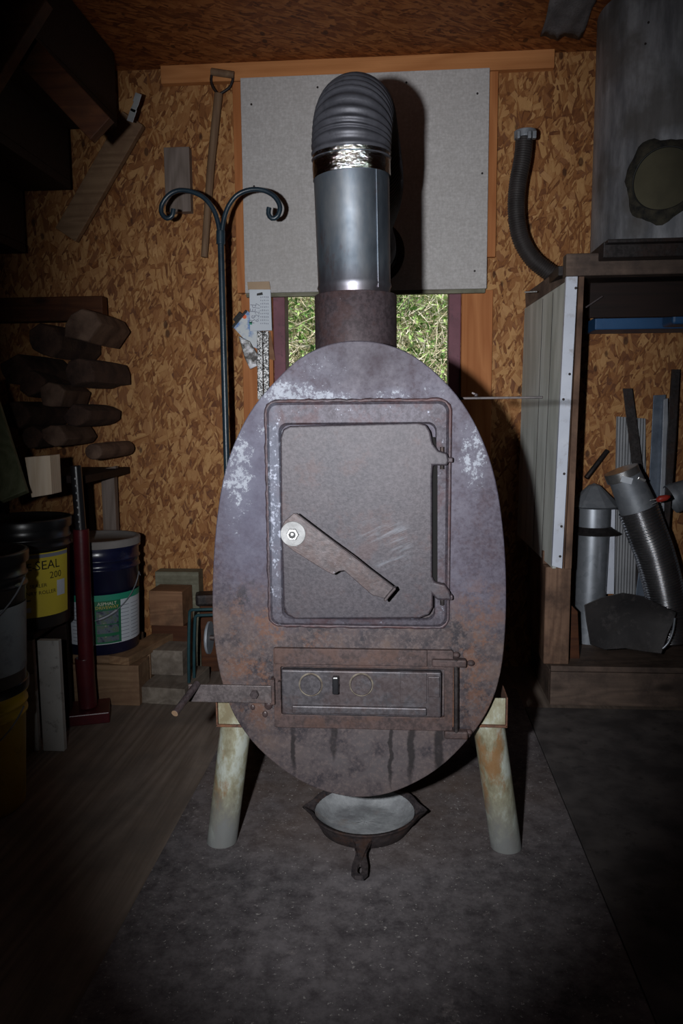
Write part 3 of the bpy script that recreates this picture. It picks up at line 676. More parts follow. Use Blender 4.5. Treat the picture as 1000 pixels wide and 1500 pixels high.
# ------------------------------------------------------------------ SKILLET
rf = Z(530, 1226, GZ+.052); ef = Z(531, 1290, GZ+.02); RR = .149; cy_ = rf.y+RR; cxp = Z(534, 1190, .05).x
sk = T('skillet', (cxp, cy_, GZ), 'cast iron skillet full of grey ash on the hearth under the stove', 'skillet')
prof = [(0, .0), (.112, .0), (.122, .004), (.140, .038), (.147, .050), (.151, .052), (.151, .056), (.143, .056), (.140, .050), (.118, .012), (.110, .009), (0, .009)]
n = 72; b = B(); cols = []
for k in range(n):
    a = 2*pi*k/n; col = []
    for r, h in prof:
        sp_ = max(0, 1-abs(((a+pi/2) % pi)-pi/2)/.22); rr_ = r+(.022*sp_ if h > .03 else 0); hh = h-(.004*sp_ if h > .045 else 0)
        col.append(b.bm.verts.new((cxp+rr_*cos(a), cy_+rr_*sin(a), GZ+hh)))
    cols.append(col)
for k in range(n):
    for j in range(len(prof)-1): b.bm.faces.new((cols[k][j], cols[(k+1) % n][j], cols[(k+1) % n][j+1], cols[k][j+1])).smooth = True
bmesh.ops.remove_doubles(b.bm, verts=b.bm.verts, dist=1e-5)
sk.part('pan_body', b, m_skil)
b = B(); nn = 10; row = []
for j in range(nn+1):
    r = .1375*j/nn; row.append([b.bm.verts.new((cxp+r*cos(2*pi*k/48), cy_+r*sin(2*pi*k/48), GZ+(.012+.033*max(0, (j/nn-.7)/.3)**1.3)+random.uniform(0, .0022)*(j < nn))) for k in range(48)])
for j in range(nn):
    for k in range(48): b.bm.faces.new((row[j][k], row[j][(k+1) % 48], row[j+1][(k+1) % 48], row[j+1][k])).smooth = True
bmesh.ops.remove_doubles(b.bm, verts=b.bm.verts, dist=1e-5)
sk.part('ash_layer', b, m_skilin, label='pale grey ash coating')
# handle with teardrop hole
hl = cy_-RR+.006; L = hl-ef.y; hp = []
pr_ = [(.0, .024), (.16, .015), (.45, .0135), (.72, .020), (.90, .020), (1., .010)]
b = B(); tops = []
for sgn in (1,):
    outer = [(cxp+w_, hl-L*t_) for t_, w_ in pr_]+[(cxp-w_, hl-L*t_) for t_, w_ in reversed(pr_)]
    ni = len(outer); inner = []
    hc = hl-L*.80
    for x, y in outer:
        a = atan2(y-hc, x-cxp); inner.append((cxp+.0065*cos(a), hc+.020*sin(a)))
hz = lambda y: GZ+.038-.012*((hl-y)/L)
m = .010
o0 = [b.bm.verts.new((x, y, hz(y)+m/2)) for x, y in outer]; o1 = [b.bm.verts.new((x, y, hz(y)-m/2)) for x, y in outer]
i0_ = [b.bm.verts.new((x, y, hz(y)+m/2)) for x, y in inner]; i1_ = [b.bm.verts.new((x, y, hz(y)-m/2)) for x, y in inner]
for k in range(ni):
    j = (k+1) % ni
    for f in ((o0[k], o0[j], i0_[j], i0_[k]), (o1[k], i1_[k], i1_[j], o1[j]), (o0[k], o1[k], o1[j], o0[j]), (i0_[k], i0_[j], i1_[j], i1_[k])): b.bm.faces.new(f)
sk.part('handle', b, m_skil, .003, 3)

# ------------------------------------------------------------------ LEFT SIDE
# shepherd hook
HY = 3.05
sh = T('double_plant_hook', tuple(Vector((P(326, 600, HY).x, HY, 0))), 'black iron double shepherd hook pole standing against the wall left of the stove', 'hook')
q0 = P(323, 345, HY)
xb = P(329, 700, HY).x
sh.part('pole', B().tube([(xb+.01, HY, 0), (q0.x, HY, q0.z)], .0125, 14), m_wrought)
for pts in ([(322, 350), (320, 330), (313, 308), (299, 290), (281, 281), (262, 279), (247, 286), (237, 300), (237, 313), (245, 320), (252, 316), (254, 306)], [(324, 350), (327, 325), (334, 303), (347, 286), (366, 278), (386, 279), (402, 288), (410, 303), (406, 317), (398, 320), (393, 313), (394, 304)]):
    sh.part('hook_arm', B().tube(spline([P(*q, HY) for q in pts], .008), .0092, 12), m_wrought)
sh.part('collar_wrap', B().tube([P(323, 338, HY), P(323, 358, HY)], .017, 12), m_wrought, .002)
# D handled tool on the wall
TY = 3.46
dt = T('tool_handle', tuple(P(299, 377, TY)), 'old wooden tool shaft with D grip, hung on the wall left of the heat board', 'handle')
dt.part('shaft', B().tube([P(299, 377, TY), P(309, 240, TY), P(320, 137, TY)], [.015, .017, .018], 14), m_handle, .003)
gp = [P(*q, TY) for q in ((320, 139), (312, 128), (309, 116), (312, 103))]; gp2 = [P(*q, TY) for q in ((320, 139), (336, 128), (341, 116), (341, 106))]
dt.part('grip_yoke', B().tube(spline(gp, .01), .006, 8).tube(spline(gp2, .01), .006, 8), m_dark)
dt.part('grip_bar', B().tube([P(309, 105, TY), P(343, 110, TY)], .015, 12), m_handle, .003)
# wood block on wall
a, b_ = P(243, 311, 3.46), P(277, 215, 3.46)
solo('wood_block', B().box((a.x, 3.455, a.z), (b_.x, WY, b_.z)), m_greyw, 'small weathered plank nailed upright on the wall left of the tool shaft', 'block', .003)
# leaning brace board with spring latch
DBY = 3.44
solo('leaning_board', B().bar(P(98, 345, DBY), P(196, 175, DBY), .035, .105, (1, 0, 1)), m_lum, 'wide tan board slanting up the dark wall under the stairs', 'board', .003)
sl = T('spring_latch', tuple(P(190, 178, 3.2)), 'bent grey metal latch hanging beside the slanting board top', 'latch')
sl.part('upper_plate', B().bar(P(203, 137, 3.2), P(199, 150, 3.2), .026, .004, (0, 1, 0)), m_spring, .001)
sl.part('middle_plate', B().bar(P(200, 150, 3.2), P(194, 164, 3.2), .022, .004, (0, 1, 0)), m_spring, .001)
sl.part('lower_plate', B().bar(P(196, 160, 3.2), P(190, 178, 3.2), .026, .004, (0, 1, 0)), m_spring, .001)
# staircase seen from below
st = T('staircase', tuple(P(100, 280, 2.9)), 'black timber staircase rising to the right in the upper left corner, seen from below', 'stairs')
SX0 = 2.55; SX1 = 3.32
stp = [((-40, 372), (38, 372)), ((38, 279), (104, 279)), ((104, 188), (172, 188)), ((172, 96), (240, 96))]
for i, ((x0, y0), (x1, y1)) in enumerate(stp[:3]):
    a = P(x0, y0, SX1); b_ = P(x1, y1, SX1); zz = (a.z+b_.z)/2
    st.part('tread', B().box((a.x-.02, SX0, zz), (b_.x, SX1, zz+.035)), m_black, .003)
    up = P(x1, stp[i+1][0][1], SX1).z if i < 2 else CZ-.004
    st.part('riser', B().box((b_.x-.022, SX0, zz+.036), (b_.x, SX1, up-.002)), m_black, .002)
pts = [(p.x, p.z) for p in (P(-60, 282, SX1), P(34, 282, SX1), P(34, 190, SX1), P(100, 190, SX1), P(100, 110, SX1), P(166, 110, SX1))]+[(P(166, 110, SX1).x, CZ-.01), (P(-60, 280, SX1).x, CZ-.01)]
st.part('stringer', B().prism(pts, SX0+.2, SX0+.24), m_black, .002)
solo('diagonal_brace', B().bar(P(28, 62, 2.49), P(150, 192, 2.49), .04, .09, (0, 0, 1)), m_brown, 'dim reddish timber slanting down across the staircase underside', 'brace', .003)
solo('roof_brace', B().bar(P(-40, 140, 2.30), P(52, -10, 2.30), .05, .10, (0, 0, 1)), m_brown, 'thick brown timber crossing the top left corner of the ceiling', 'brace', .003)

# blister card, white card box and speckled strip hanging left of the window
CYY = WY-.055
hp_ = T('hanging_saw_blades', tuple(P(382, 425, CYY)), 'white hang card holding glittery speckled steel strips, on the stud left of the window', 'tool pack')
def flat(px, y, th_): return B().prism([fp(*q, y) for q in px], y, y+th_)
hc_ = hp_.part('card', flat([(365, 424), (396, 424), (398, 484), (366, 485)], CYY-.014, .012), m_wlab, .001)
hp_.part('card_top', flat([(362, 413), (394, 412), (396, 424), (363, 424)], CYY-.010, .010), noisy('brown cardboard', (.40, .28, .18), (.48, .35, .24), 8, .8), .001, label='brown cardboard top flap')
hp_.sub(hc_, 'hang_hole', flat([(376, 430), (384, 428), (385, 432), (376, 433)], CYY-.0155, .001), m_ink)
def m_speck_():
    w = N('speckled grit strip'); v = w.pos(); c = w.ramp(w.vor(v, 260, out='Color'), [(.35, (.02, .02, .02)), (.48, (.22, .22, .22)), (.62, (.75, .75, .75))], 'LINEAR'); return w.done(c, .35, .3)
m_speck = m_speck_()
hp_.part('speckled_strip', flat([(376, 485), (384, 485), (385, 585), (377, 585)], CYY-.012, .008), m_speck, .002)
hp_.part('speckled_strip', flat([(385, 485), (393, 485), (394, 572), (386, 580)], CYY-.006, .006), m_speck, .002)
def text_polys(s, size, space=1.):
    cu = bpy.data.curves.new('t', 'FONT'); cu.body = s; cu.size = size; cu.align_x = 'CENTER'; cu.align_y = 'CENTER'; cu.space_character = space; cu.resolution_u = 2
    ob = bpy.data.objects.new('t', cu); COL.objects.link(ob); dg = bpy.context.evaluated_depsgraph_get(); me = ob.evaluated_get(dg).to_mesh()
    vs = [v.co.copy() for v in me.vertices]; fs = [tuple(p.vertices) for p in me.polygons]
    ob.evaluated_get(dg).to_mesh_clear(); bpy.data.objects.remove(ob); bpy.data.curves.remove(cu); return vs, fs
def flat_text(s, size, c, rot, sx=1.):
    vs, fs = text_polys(s, size); b = B(); ca, sa = cos(rot), sin(rot)
    vv = [b.bm.verts.new((c[0]+v.x*sx*ca-v.y*sa, c[1], c[2]+v.x*sx*sa+v.y*ca)) for v in vs]
    for f in fs:
        try: b.bm.faces.new([vv[i] for i in f])
        except ValueError: pass
    return b
q = P(370, 460, CYY-.0152); hp_.sub(hc_, 'handwriting', flat_text('Re Ed', .035, (q.x, CYY-.0152, q.z), radians(84)), m_inkg)
q = P(377, 458, CYY-.0152); hp_.sub(hc_, 'handwriting', flat_text('6.22.17', .027, (q.x, CYY-.0152, q.z), radians(84)), m_inkg)
fp_b = B()
for k in range(5):
    for j in range(9):
        q = P(383+k*2.6, 436+j*4.8, CYY); fp_b.box((q.x-.0022, CYY-.0152, q.z-.004*random.uniform(.4, 1)), (q.x+.001, CYY-.0141, q.z+.004*random.uniform(.4, 1)))
hp_.sub(hc_, 'small_print', fp_b, m_inkg)
q = P(368, 474, CYY); hp_.sub(hc_, 'green_mark', B().box((q.x-.006, CYY-.0152, q.z-.006), (q.x+.006, CYY-.0141, q.z+.006)), m_glab)
bl = T('blister_pack', tuple(P(358, 540, CYY)), 'tilted clear pack of small parts with a blue card and orange dot, by the card', 'pack')
BYY = CYY-.004
bl.part('pack_card', flat([(341, 479), (362, 455), (379, 470), (379, 512), (366, 506)], BYY-.001, .003), noisy('blue and white printed card', (.13, .26, .55), (.62, .66, .68), 22, .5, 0, bump=0, lo=.42, hi=.52), .0005)
bl.part('pack_rim', B().bar(P(340, 480, BYY-.006), P(361, 455, BYY-.006), .010, .014, (0, 1, 0)).bar(P(343, 470, BYY-.006), P(353, 458, BYY-.006), .016, .012, (0, 1, 0)), m_blackp, .002)
bl.part('orange_dot', B().lathe([(0, -.001), (.009, -.001), (.009, 0), (0, 0)], tuple(P(358, 464, BYY-.002)), 18, 'y'), noisy('orange sticker', (.8, .12, .03), (.85, .15, .04), 5, .5, 0, bump=0))
bl.part('clear_pouch', flat([(349, 492), (366, 500), (377, 520), (376, 536), (366, 541), (358, 524)], BYY-.010, .010), noisy('crinkled clear plastic over screws', (.05, .045, .04), (.50, .50, .52), 30, .15, .3, bump=.6, lo=.45, hi=.6), .002)
solo('wood_tag', B().prism([fp(*q, WY-.03) for q in ((394, 487), (396, 486), (403, 528), (394, 526))], WY-.03, WY-.0225), m_lumr, 'narrow brown wooden sliver behind the speckled strips', 'tag')

# ------------------------------------------------------------------ buckets
def bucket(name, loc, r0_, r1_, h, mat, label, group=None, lid=None, rings=True):
    t_ = T(name, loc, label, 'bucket', group); R = lambda z: r0_+(r1_-r0_)*z/h
    pr = [(0, .004), (r0_-.01, .004), (r0_-.004, 0), (r0_, .004)]
    if rings:
        for z in (h*.76, h*.84): pr += [(R(z)-.0, z-.004), (R(z)+.006, z-.002), (R(z)+.006, z+.004), (R(z)+.001, z+.006)]
    pr += [(R(h*.93), h*.93), (R(h)+.007, h*.935), (R(h)+.007, h*.955), (R(h), h*.96), (R(h), h), (R(h)-.004, h), (R(h)-.004, h*.9), (0, h*.9)]
    bd_ = t_.part('bucket_body', B().lathe(pr, loc, 56), mat)
    if lid:
        t_.part('lid', B().lathe([(0, h+.002), (R(h)-.014, h+.002), (R(h)-.010, h+.009), (R(h)+.006, h+.009), (R(h)+.009, h+.004), (R(h)+.008, h-.020), (R(h)+.004, h-.020), (R(h)+.003, h-.001), (0, h-.002)], loc, 56), lid)
    return t_, R
def wrap(c, R, a0, a1, z0, z1, off=.0012, n=24):
    """curved label sheet on a bucket: angles in degrees, 270 faces the viewer"""
    b = B(); rows = []
    for z in (z0, z1):
        rows.append([(b.bm.verts.new((c[0]+(R(z)+off)*cos(radians(a0+(a1-a0)*k/n)), c[1]+(R(z)+off)*sin(radians(a0+(a1-a0)*k/n)), c[2]+z))) for k in range(n+1)])
    for k in range(n): b.bm.faces.new((rows[0][k], rows[0][k+1], rows[1][k+1], rows[1][k])).smooth = True
    return b
def wrap_text(c, R, s, size, ang, z, off=.0026, sx=1.):
    vs, fs = text_polys(s, size); b = B(); vv = []
    for v in vs:
        zz = z+v.y; a = radians(ang)+v.x*sx/R(zz); vv.append(b.bm.verts.new((c[0]+(R(zz)+off)*cos(a), c[1]+(R(zz)+off)*sin(a), c[2]+zz)))
    for f in fs:
        try: b.bm.faces.new([vv[i] for i in f])
        except ValueError: pass
    return b
# yellow bucket bottom left with a grey labelled black one on top
r_ = .155; k1 = Z(52, 1168)
c1 = (k1.x-r_-.0, 2.12, 0)
bt_, R1 = bucket('bucket', c1, .138, .158, .375, m_yel, 'plain yellow bucket on the floor at the left edge, under a grey labelled one', lid=m_blackp)
bt_.part('handle_wire', B().tube([(c1[0]+.165*cos(a), c1[1]+.165*sin(a), .31-.12*sin(-a)*1) for a in [radians(-180+180*k/24) for k in range(25)]], .0025, 8), m_galvd)
c2 = (P(33, 850, 2.12).x-.152, 2.10, .386)
b2, R2 = bucket('bucket', c2, .140, .158, .375, m_blackp, 'black bucket with grey paper label stacked on the yellow bucket', lid=m_blackp)
l2 = b2.part('paper_label', wrap(c2, R2, 200, 400, .04, .235), m_grlab)
b2.sub(l2, 'tar_drip', wrap(c2, R2, 318, 320, .05, .16, .0022, 3), m_ink)
b2.part('handle_wire', B().tube([(c2[0]+.168*cos(a), c2[1]+.168*sin(a), c2[2]+.31-.15*sin(-a)) for a in [radians(-180+180*k/24) for k in range(25)]], .0025, 8), m_galvd)
# crate board + yellow label bucket
bx = Z(75, 1105)
crt = T('wooden_stand', (bx.x-.08, 2.72, 0), 'rough off-white board stand holding the yellow labelled bucket', 'stand')
SZ = P(75, 922, 2.56).z
crt.part('upright_board', B().box((bx.x-.040, 2.50, 0), (bx.x+.035, 2.525, SZ-.022)), m_ofl, .002)
crt.part('side_board', B().box((bx.x-.20, 2.50, 0), (bx.x-.055, 2.52, SZ-.022)), m_ofl, .002)
crt.part('rear_board', B().box((bx.x-.20, 2.77, 0), (P(100, 912, 2.79).x, 2.79, SZ-.022)), m_black, .002)
crt.part('top_board', B().box((bx.x-.26, 2.50, SZ-.020), (P(104, 912, 2.80).x, 2.80, SZ-.002)), m_black, .002)
c3 = (P(42, 900, 2.66).x, 2.66, SZ)
b3, R3 = bucket('bucket', c3, .140, .155, .37, m_blackp, 'black bucket with yellow DRIVE-SEAL 200 label beside the red post', lid=m_blackp)
l3 = b3.part('yellow_label', wrap(c3, R3, 215, 362, .045, .268), m_ylab)
b3.sub(l3, 'label_top_line', wrap(c3, R3, 215, 361, .252, .264, .002), m_inkg)
vc = 292+18
b3.sub(l3, 'lettering', wrap_text(c3, R3, 'DRIVE-', .036, 288, .222, sx=.95), m_ink)
b3.sub(l3, 'lettering', wrap_text(c3, R3, 'SEAL', .044, 325, .224), m_ink)
b3.sub(l3, 'lettering', wrap_text(c3, R3, '200', .034, vc+26, .186), m_ink)
b3.sub(l3, 'lettering', wrap_text(c3, R3, 'FILLER SEALER', .018, 300, .155), m_ink)
b3.sub(l3, 'lettering', wrap_text(c3, R3, '& MASONRY ROLLER', .018, 302, .130), m_ink)
b3.sub(l3, 'rule_line', wrap(c3, R3, 262, 300, .105, .109, .002, 8), m_ink)
b3.sub(l3, 'pale_patch', wrap(c3, R3, 337, 352, .11, .165, .0035, 8), m_wlab)
b3.sub(l3, 'white_smear', wrap(c3, R3, 278, 300, .065, .082, .0022, 8), m_wlab)
# lid-top bits behind: second dark bucket stacked on it
zt3 = SZ+.382
c3b = (c3[0]+.0, 2.76, 0)
solo('pine_block', B().prism([fp(*q, 2.60) for q in ((36, 670), (73, 667), (76, 724), (46, 729))], 2.60, 2.68).xf((0, 0, 0), (0, 0, 0)), m_pale, 'pale pine block standing tilted on the yellow labelled bucket', 'block', .002)
# green labelled bucket
LZ = .20
c4 = (P(150, 900, 3.10).x+.002, 3.08, LZ)
b4, R4 = bucket('bucket', c4, .148, .162, .45, m_navy, 'navy pail with white and green label standing on the lumber offcuts', lid=m_lid)
l4 = b4.part('white_label', wrap(c4, R4, 200, 375, .045, .245), m_wlab)
b4.sub(l4, 'green_band', wrap(c4, R4, 200, 373, .220, .246, .0020), m_glab)
gc = 301
b4.sub(l4, 'green_panel', wrap(c4, R4, gc-20, gc+20, .048, .222, .0022), m_gdk)
b4.sub(l4, 'panel_heading', wrap_text(c4, R4, 'ASPHALT', .018, gc, .210), m_inkw)
b4.sub(l4, 'panel_heading', wrap_text(c4, R4, 'DRIVEWAY', .018, gc, .195), m_inky)
for z0, z1 in ((.128, .182), (.090, .124), (.056, .078)): b4.sub(l4, 'label_picture', wrap(c4, R4, gc-16, gc+16, z0, z1, .0034, 8), m_photo)
for a0, a1 in ((215, 242), (246, 270), (316, 336), (340, 360)):
    fb_ = [wrap(c4, R4, a0, a1, z-.0012, z+.0012, .002, 5) for z in (.06, .075, .09, .105, .12, .135, .15, .165, .18, .195)]
    m0 = fb_[0]
    for o_ in fb_[1:]:
        me = bpy.data.meshes.new('x'); o_.bm.to_mesh(me); m0.bm.from_mesh(me); bpy.data.meshes.remove(me); o_.bm.free()
    b4.sub(l4, 'small_print', m0, m_inkg)
hw = [(c4[0]+(R4(.2)+.014)*cos(a), c4[1]+(R4(.2)+.014)*sin(a), LZ+.32-.175*abs(sin(a))**.8) for a in [radians(190+175*k/30) for k in range(31)]]
b4.part('handle_wire', B().tube(hw, .0022, 8), m_galvd)
b4.part('handle_grip', B().tube(hw[17:22], .007, 10), m_galvd)
# red telescopic post
rp = Z(130, 1052)
post = T('jack_post', (rp.x, rp.y, 0), 'dark red steel jack post with black inner tube, in front of the buckets', 'post')
ly = P(107, 680, rp.y); lx = P(113, 760, rp.y)
zj = P(115, 775, rp.y).z; zt_ = P(112, 682, rp.y).z
post.part('outer_tube', B().tube([(rp.x, rp.y, .05), (lx.x+.012, rp.y, zj)], .029, 20), m_redp, .002)
post.part('lower_sleeve', B().tube([(rp.x, rp.y, .045), (rp.x-.007, rp.y, .24)], .034, 20), m_redp, .004)
post.part('inner_tube', B().tube([(lx.x+.012, rp.y, zj-.01), (P(111, 685, rp.y).x, rp.y, zt_)], .020, 18), m_blackp, .003)
for k in range(7):
    f_ = k/7; z = zj+.03+(zt_-zj-.05)*f_; xx = lx.x+.012+(P(111, 685, rp.y).x-lx.x-.012)*f_
    post.part('pin_hole', B().lathe([(0, -.0005), (.004, -.0005), (.004, .002), (0, .002)], (xx+.004, rp.y-.0205, z), 10, 'y'), m_spring)
post.part('foot_plate', B().box((rp.x-.075, rp.y-.07, 0), (rp.x+.075, rp.y+.09, .042), (0, 0, .35)), m_redp, .004)
# lumber offcuts
def lum(x0, x1, y0, y1, z0, z1, rz, mat, label, name='lumber_offcut', bev=.003):
    c = ((x0+x1)/2, (y0+y1)/2, z0); b = B().box((x0, y0, z0), (x1, y1, z1)); b.xf((0, 0, rz), c)
    solo(name, b, mat, label, 'lumber', bev, org=c, group='lumber offcuts under the green labelled pail')
G = 0
lum(-1.35, -1.035, 2.93, 3.06, 0, .165, .0, m_lum, 'thick tan timber at the bottom of the pile, just right of the red post')
lum(-1.03, -.84, 2.95, 3.24, 0, .068, -.10, m_lumg, 'grey offcut lying flat at the bottom right of the pile, knot on its end')
lum(-1.38, -1.04, 3.09, 3.30, 0, .165, 0, m_lum, 'tan timber at the back of the pile bottom, under the green labelled pail')
lum(-1.04, -.90, 3.10, 3.24, .069, .175, -.06, m_lumg, 'grey offcut with slanting grain on its end, second layer right of the pail')
lum(-1.34, -1.135, 2.95, 3.30, .166, .198, .0, m_lum, 'thin tan board directly under the left half of the pail')
lum(-1.12, -1.03, 2.93, 3.30, .166, .199, -.22, m_lumy, 'light brown board pointing toward the viewer under the pail')
lum(-1.09, -.93, 3.27, 3.44, 0, .235, 0, m_brown, 'dark timber standing at the rear of the pile')
lum(-1.09, -.94, 3.26, 3.40, .236, .39, -.05, m_lumr, 'reddish notched timber right of the navy pail')
lum(-1.11, -.91, 3.41, 3.49, 0, .445, 0, m_lumt, 'greenish grey timber standing behind the pile against the wall')
lum(-.895, -.77, 3.36, 3.45, .0, .30, 0, m_brown, 'dark upright block behind the bent rods')
lum(-.92, -.79, 3.35, 3.44, .302, .355, .25, m_dark, 'small blackened lump at the right end of the pile', 'charred_lump', .012)
# bent teal rods
rdY = 3.0
rd = T('bent_rod_stand', tuple(Z(274, 985)), 'dark teal bent steel rods standing by the stove flank', 'rod stand')
for dx, dy, yy in ((0, 0, 3.02), (8, 8, 3.08)):
    a = P(277+dx, 893+dy, yy); b_ = P(322+dx, 889+dy, yy)
    rd.part('bent_rod', B().tube(spline([Vector((a.x-.012, yy, .0)), Vector((a.x-.008, yy, a.z*.5)), Vector((a.x, yy, a.z-.03)), Vector((a.x+.006, yy, a.z-.004)), Vector((a.x+.03, yy, a.z)), Vector((b_.x, yy, a.z+.004))], .02), .0065, 10), m_teal)
# left shelf with firewood
shz = P(75, 690, 3.2).z
shf = T('firewood_rack', (-1.5, 3.2, 0), 'dark timber rack at the left wall carrying the firewood', 'rack')
shf.part('rack_board', B().box((-1.93, 2.95, shz-.03), (-1.22, 3.45, shz)), m_black, .003)
a = P(140, 690, 3.38); b_ = P(165, 690, 3.38)
shf.part('cross_board', B().bar(P(120, 700, 3.36), P(172, 688, 3.36), .03, .035), m_greyw, .002)
shf.part('upright', B().box((P(153, 760, 3.40).x, 3.38, 0), (P(172, 760, 3.40).x, 3.42, P(160, 693, 3.4).z-.01)), m_greyw, .002)
for x in (-1.85, -1.45): shf.part('upright', B().box((x, 3.38, 0), (x+.06, 3.44, shz-.032)), m_black, .002)
ztop = P(100, 432, 3.3).z
shf.part('upper_rail', B().box((-1.93, 3.36, P(100, 470, 3.36).z), (P(150, 450, 3.36).x, 3.42, P(100, 434, 3.36).z)), m_brown, .004)
logs = [(118, 478, 30, .16, 'wide split log with pale rounded end just under the upper rail'), (112, 545, 26, .1, 'dark log with jagged right end in the middle of the rack'), (60, 500, 28, .3, 'dark log end at left middle of the rack'), (110, 610, 22, .4, 'wedge shaped split log above the rack board'),
        (75, 580, 24, -.3, 'pale barked log with twisted grain near the rack centre'), (45, 560, 24, .2, 'small round log, second from the left edge'), (78, 640, 22, .5, 'split log resting low on the rack board'), (20, 610, 26, 0, 'thick dark log at the far left of the rack'),
        (20, 540, 26, .7, 'dark log above the thick one at the left edge'), (135, 662, 14, 0, 'short round grey branch end at the right tip of the rack'), (45, 640, 20, .9, 'small wedge of firewood above the pine block')]
for i, (px, py, rr_, rt, lb) in enumerate(logs):
    c = P(px, py, 3.05+.02*(i % 3)); R_ = rr_*c.y/1150; b = B(); n = 9 if i != 9 else 14
    of = [random.uniform(.72, 1.12) for _ in range(n)] if i != 9 else [1]*n
    rings = []
    for k, (dy, s) in enumerate(((0, .93), (.012, 1), (.20, 1.02), (.34, .98))):
        rings.append([b.bm.verts.new((c.x+R_*of[j]*s*cos(2*pi*j/n+rt)+dy*.12*sin(i), c.y+dy+of[j]*.01, c.z+R_*of[j]*s*sin(2*pi*j/n+rt)*.9)) for j in range(n)])
    for a_, b2_ in zip(rings, rings[1:]):
        for j in range(n): b.bm.faces.new((a_[j], a_[(j+1) % n], b2_[(j+1) % n], b2_[j]))
    b.bm.faces.new(rings[0]); b.bm.faces.new(rings[-1])
    solo('firewood_log', b, m_logend if i in (0, 4, 6, 9) else m_wood_end, lb, 'firewood', .004, group='firewood on the rack')
solo('olive_plank', B().bar(P(-30, 560, 2.62)+Vector((0, 0, 0)), P(22, 728, 2.45), .025, .09, (1, 0, 0)), m_greenp, 'olive stained plank leaning above the grey labelled bucket at the left edge', 'plank', .003)

# ------------------------------------------------------------------ RIGHT SIDE: forge bench
FY = 3.03
PF = .585
fbn = T('forge_bench', (.9, 3.25, 0), 'tall timber forge bench with whitish side panel at the right of the room', 'bench')
pz = P(900, 985, FY).z
fbn.part('platform_front', B().box((PF, FY, 0), (XR-.01, FY+.03, pz-.002)), m_sootw, .003)
fbn.part('platform_side', B().box((PF, FY+.032, 0), (PF+.03, WY-.01, pz-.002)), m_sootw, .003)
fbn.part('platform_top', B().box((PF-.0, FY-.0, pz), (XR-.01, WY-.01, pz+.022)), m_sootw, .003)
ztb = P(850, 405, FY).z
x0 = P(800, 900, FY).x; x1 = P(848, 900, FY).x
x1 = P(836, 900, FY).x; zj_ = P(815, 832, FY).z; xu = P(830, 600, FY).x
fbn.part('corner_post', B().prism([(x0-.004, pz+.024), (x1, pz+.024), (x1, ztb-.004), (P(842, 420, FY).x-.012, ztb-.004), (P(823, 820, FY).x, zj_), (x0-.004, zj_)], FY+.015, FY+.09), m_postw, .004)
fbn.part('lower_side_boards', B().box((x0-.002, FY+.092, pz+.024), (x0+.020, WY-.012, .60)), m_postw, .003)
# side panel (rotated a little from the post back to the wall)
pf_t, pf_b = P(829, 412, FY), P(809, 833, FY); pb_t, pb_b = P(768, 452, 3.46), P(757, 783, 3.46)
bm = B(); vs = [bm.bm.verts.new(v) for v in (pf_t, pf_b, pb_b, pb_t)]; vs2 = [bm.bm.verts.new(v+Vector((.014, .004, 0))) for v in (pf_t, pf_b, pb_b, pb_t)]
bm.bm.faces.new(vs); bm.bm.faces.new(vs2[::-1])
for k in range(4): bm.bm.faces.new((vs[k], vs2[k], vs2[(k+1) % 4], vs[(k+1) % 4]))
sdp = fbn.part('side_panel', bm, m_panel, .001)
for f_ in (.28, .52):
    a = pf_t.lerp(pb_t, f_); b_ = pf_b.lerp(pb_b, f_)
    fbn.sub(sdp, 'panel_joint', B().bar(a+Vector((-.0005, 0, -.01)), b_+Vector((-.0005, 0, .01)), .0015, .003, (0, 1, 0)), m_dark)
eb = B(); a0_, a1_, a2_, a3_ = P(829, 405, FY-.012), P(846, 404, FY-.012), P(823, 833, FY-.012), P(808, 829, FY-.012)
eb.prism([(q.x, q.z) for q in (a0_, a1_, a2_, a3_)], FY-.014, FY+.010)
wst = fbn.part('white_edge_strip', eb, m_whitep, .002)
for px, py in ((843, 422), (834, 548), (825, 585), (826, 694), (822, 771), (820, 815)):
    q = P(px, py, FY-.014); fbn.sub(wst, 'nail_head', B().lathe([(0, -.0015), (.005, -.001), (.005, .002), (0, .002)], (q.x, FY-.014, q.z), 10, 'y'), m_dark)
ds = B(); q0_, q1_, q2_, q3_ = P(847, 404, FY), P(855, 403, FY), P(836, 833, FY), P(826, 833, FY)
ds.prism([(q.x, q.z) for q in (q0_, q1_, q2_, q3_)], FY-.010, FY+.012); fbn.part('dark_edge_board', ds, m_postw, .002)
# bench top
fbn.part('front_beam', B().box((P(826, 400, FY).x, FY-.03, ztb-.002), (XR-.01, FY+.03, P(900, 372, FY).z)), m_sootw, .004)
fbn.part('left_beam', B().bar(P(768, 441, 3.47)+Vector((.03, 0, 0)), P(826, 398, FY+.07)+Vector((.04, 0, 0)), .06, .062), m_sootw, .004)
fbn.part('bench_top', B().box((.58, FY+.032, ztb+.01), (XR-.01, WY-.012, ztb+.045)), m_dark, .003)
fbn.part('under_shelf', B().box((P(862, 440, FY+.1).x, FY+.08, P(900, 466, FY+.1).z), (XR-.02, FY+.10, ztb-.01)), m_black, .003)
q = P(860, 450, FY+.05); fbn.part('angle_bracket', B().bar((q.x-.005, FY+.06, q.z), (q.x+.055, FY+.06, q.z+.04), .02, .006), m_lever, .001)
q = P(868, 470, 3.3); solo('blue_tray', B().box((q.x, 3.26, P(900, 484, 3.3).z), (XR-.03, 3.44, P(900, 466, 3.3).z)), m_bluet, 'blue tray edge tucked beneath the forge bench top', 'tray', .004)
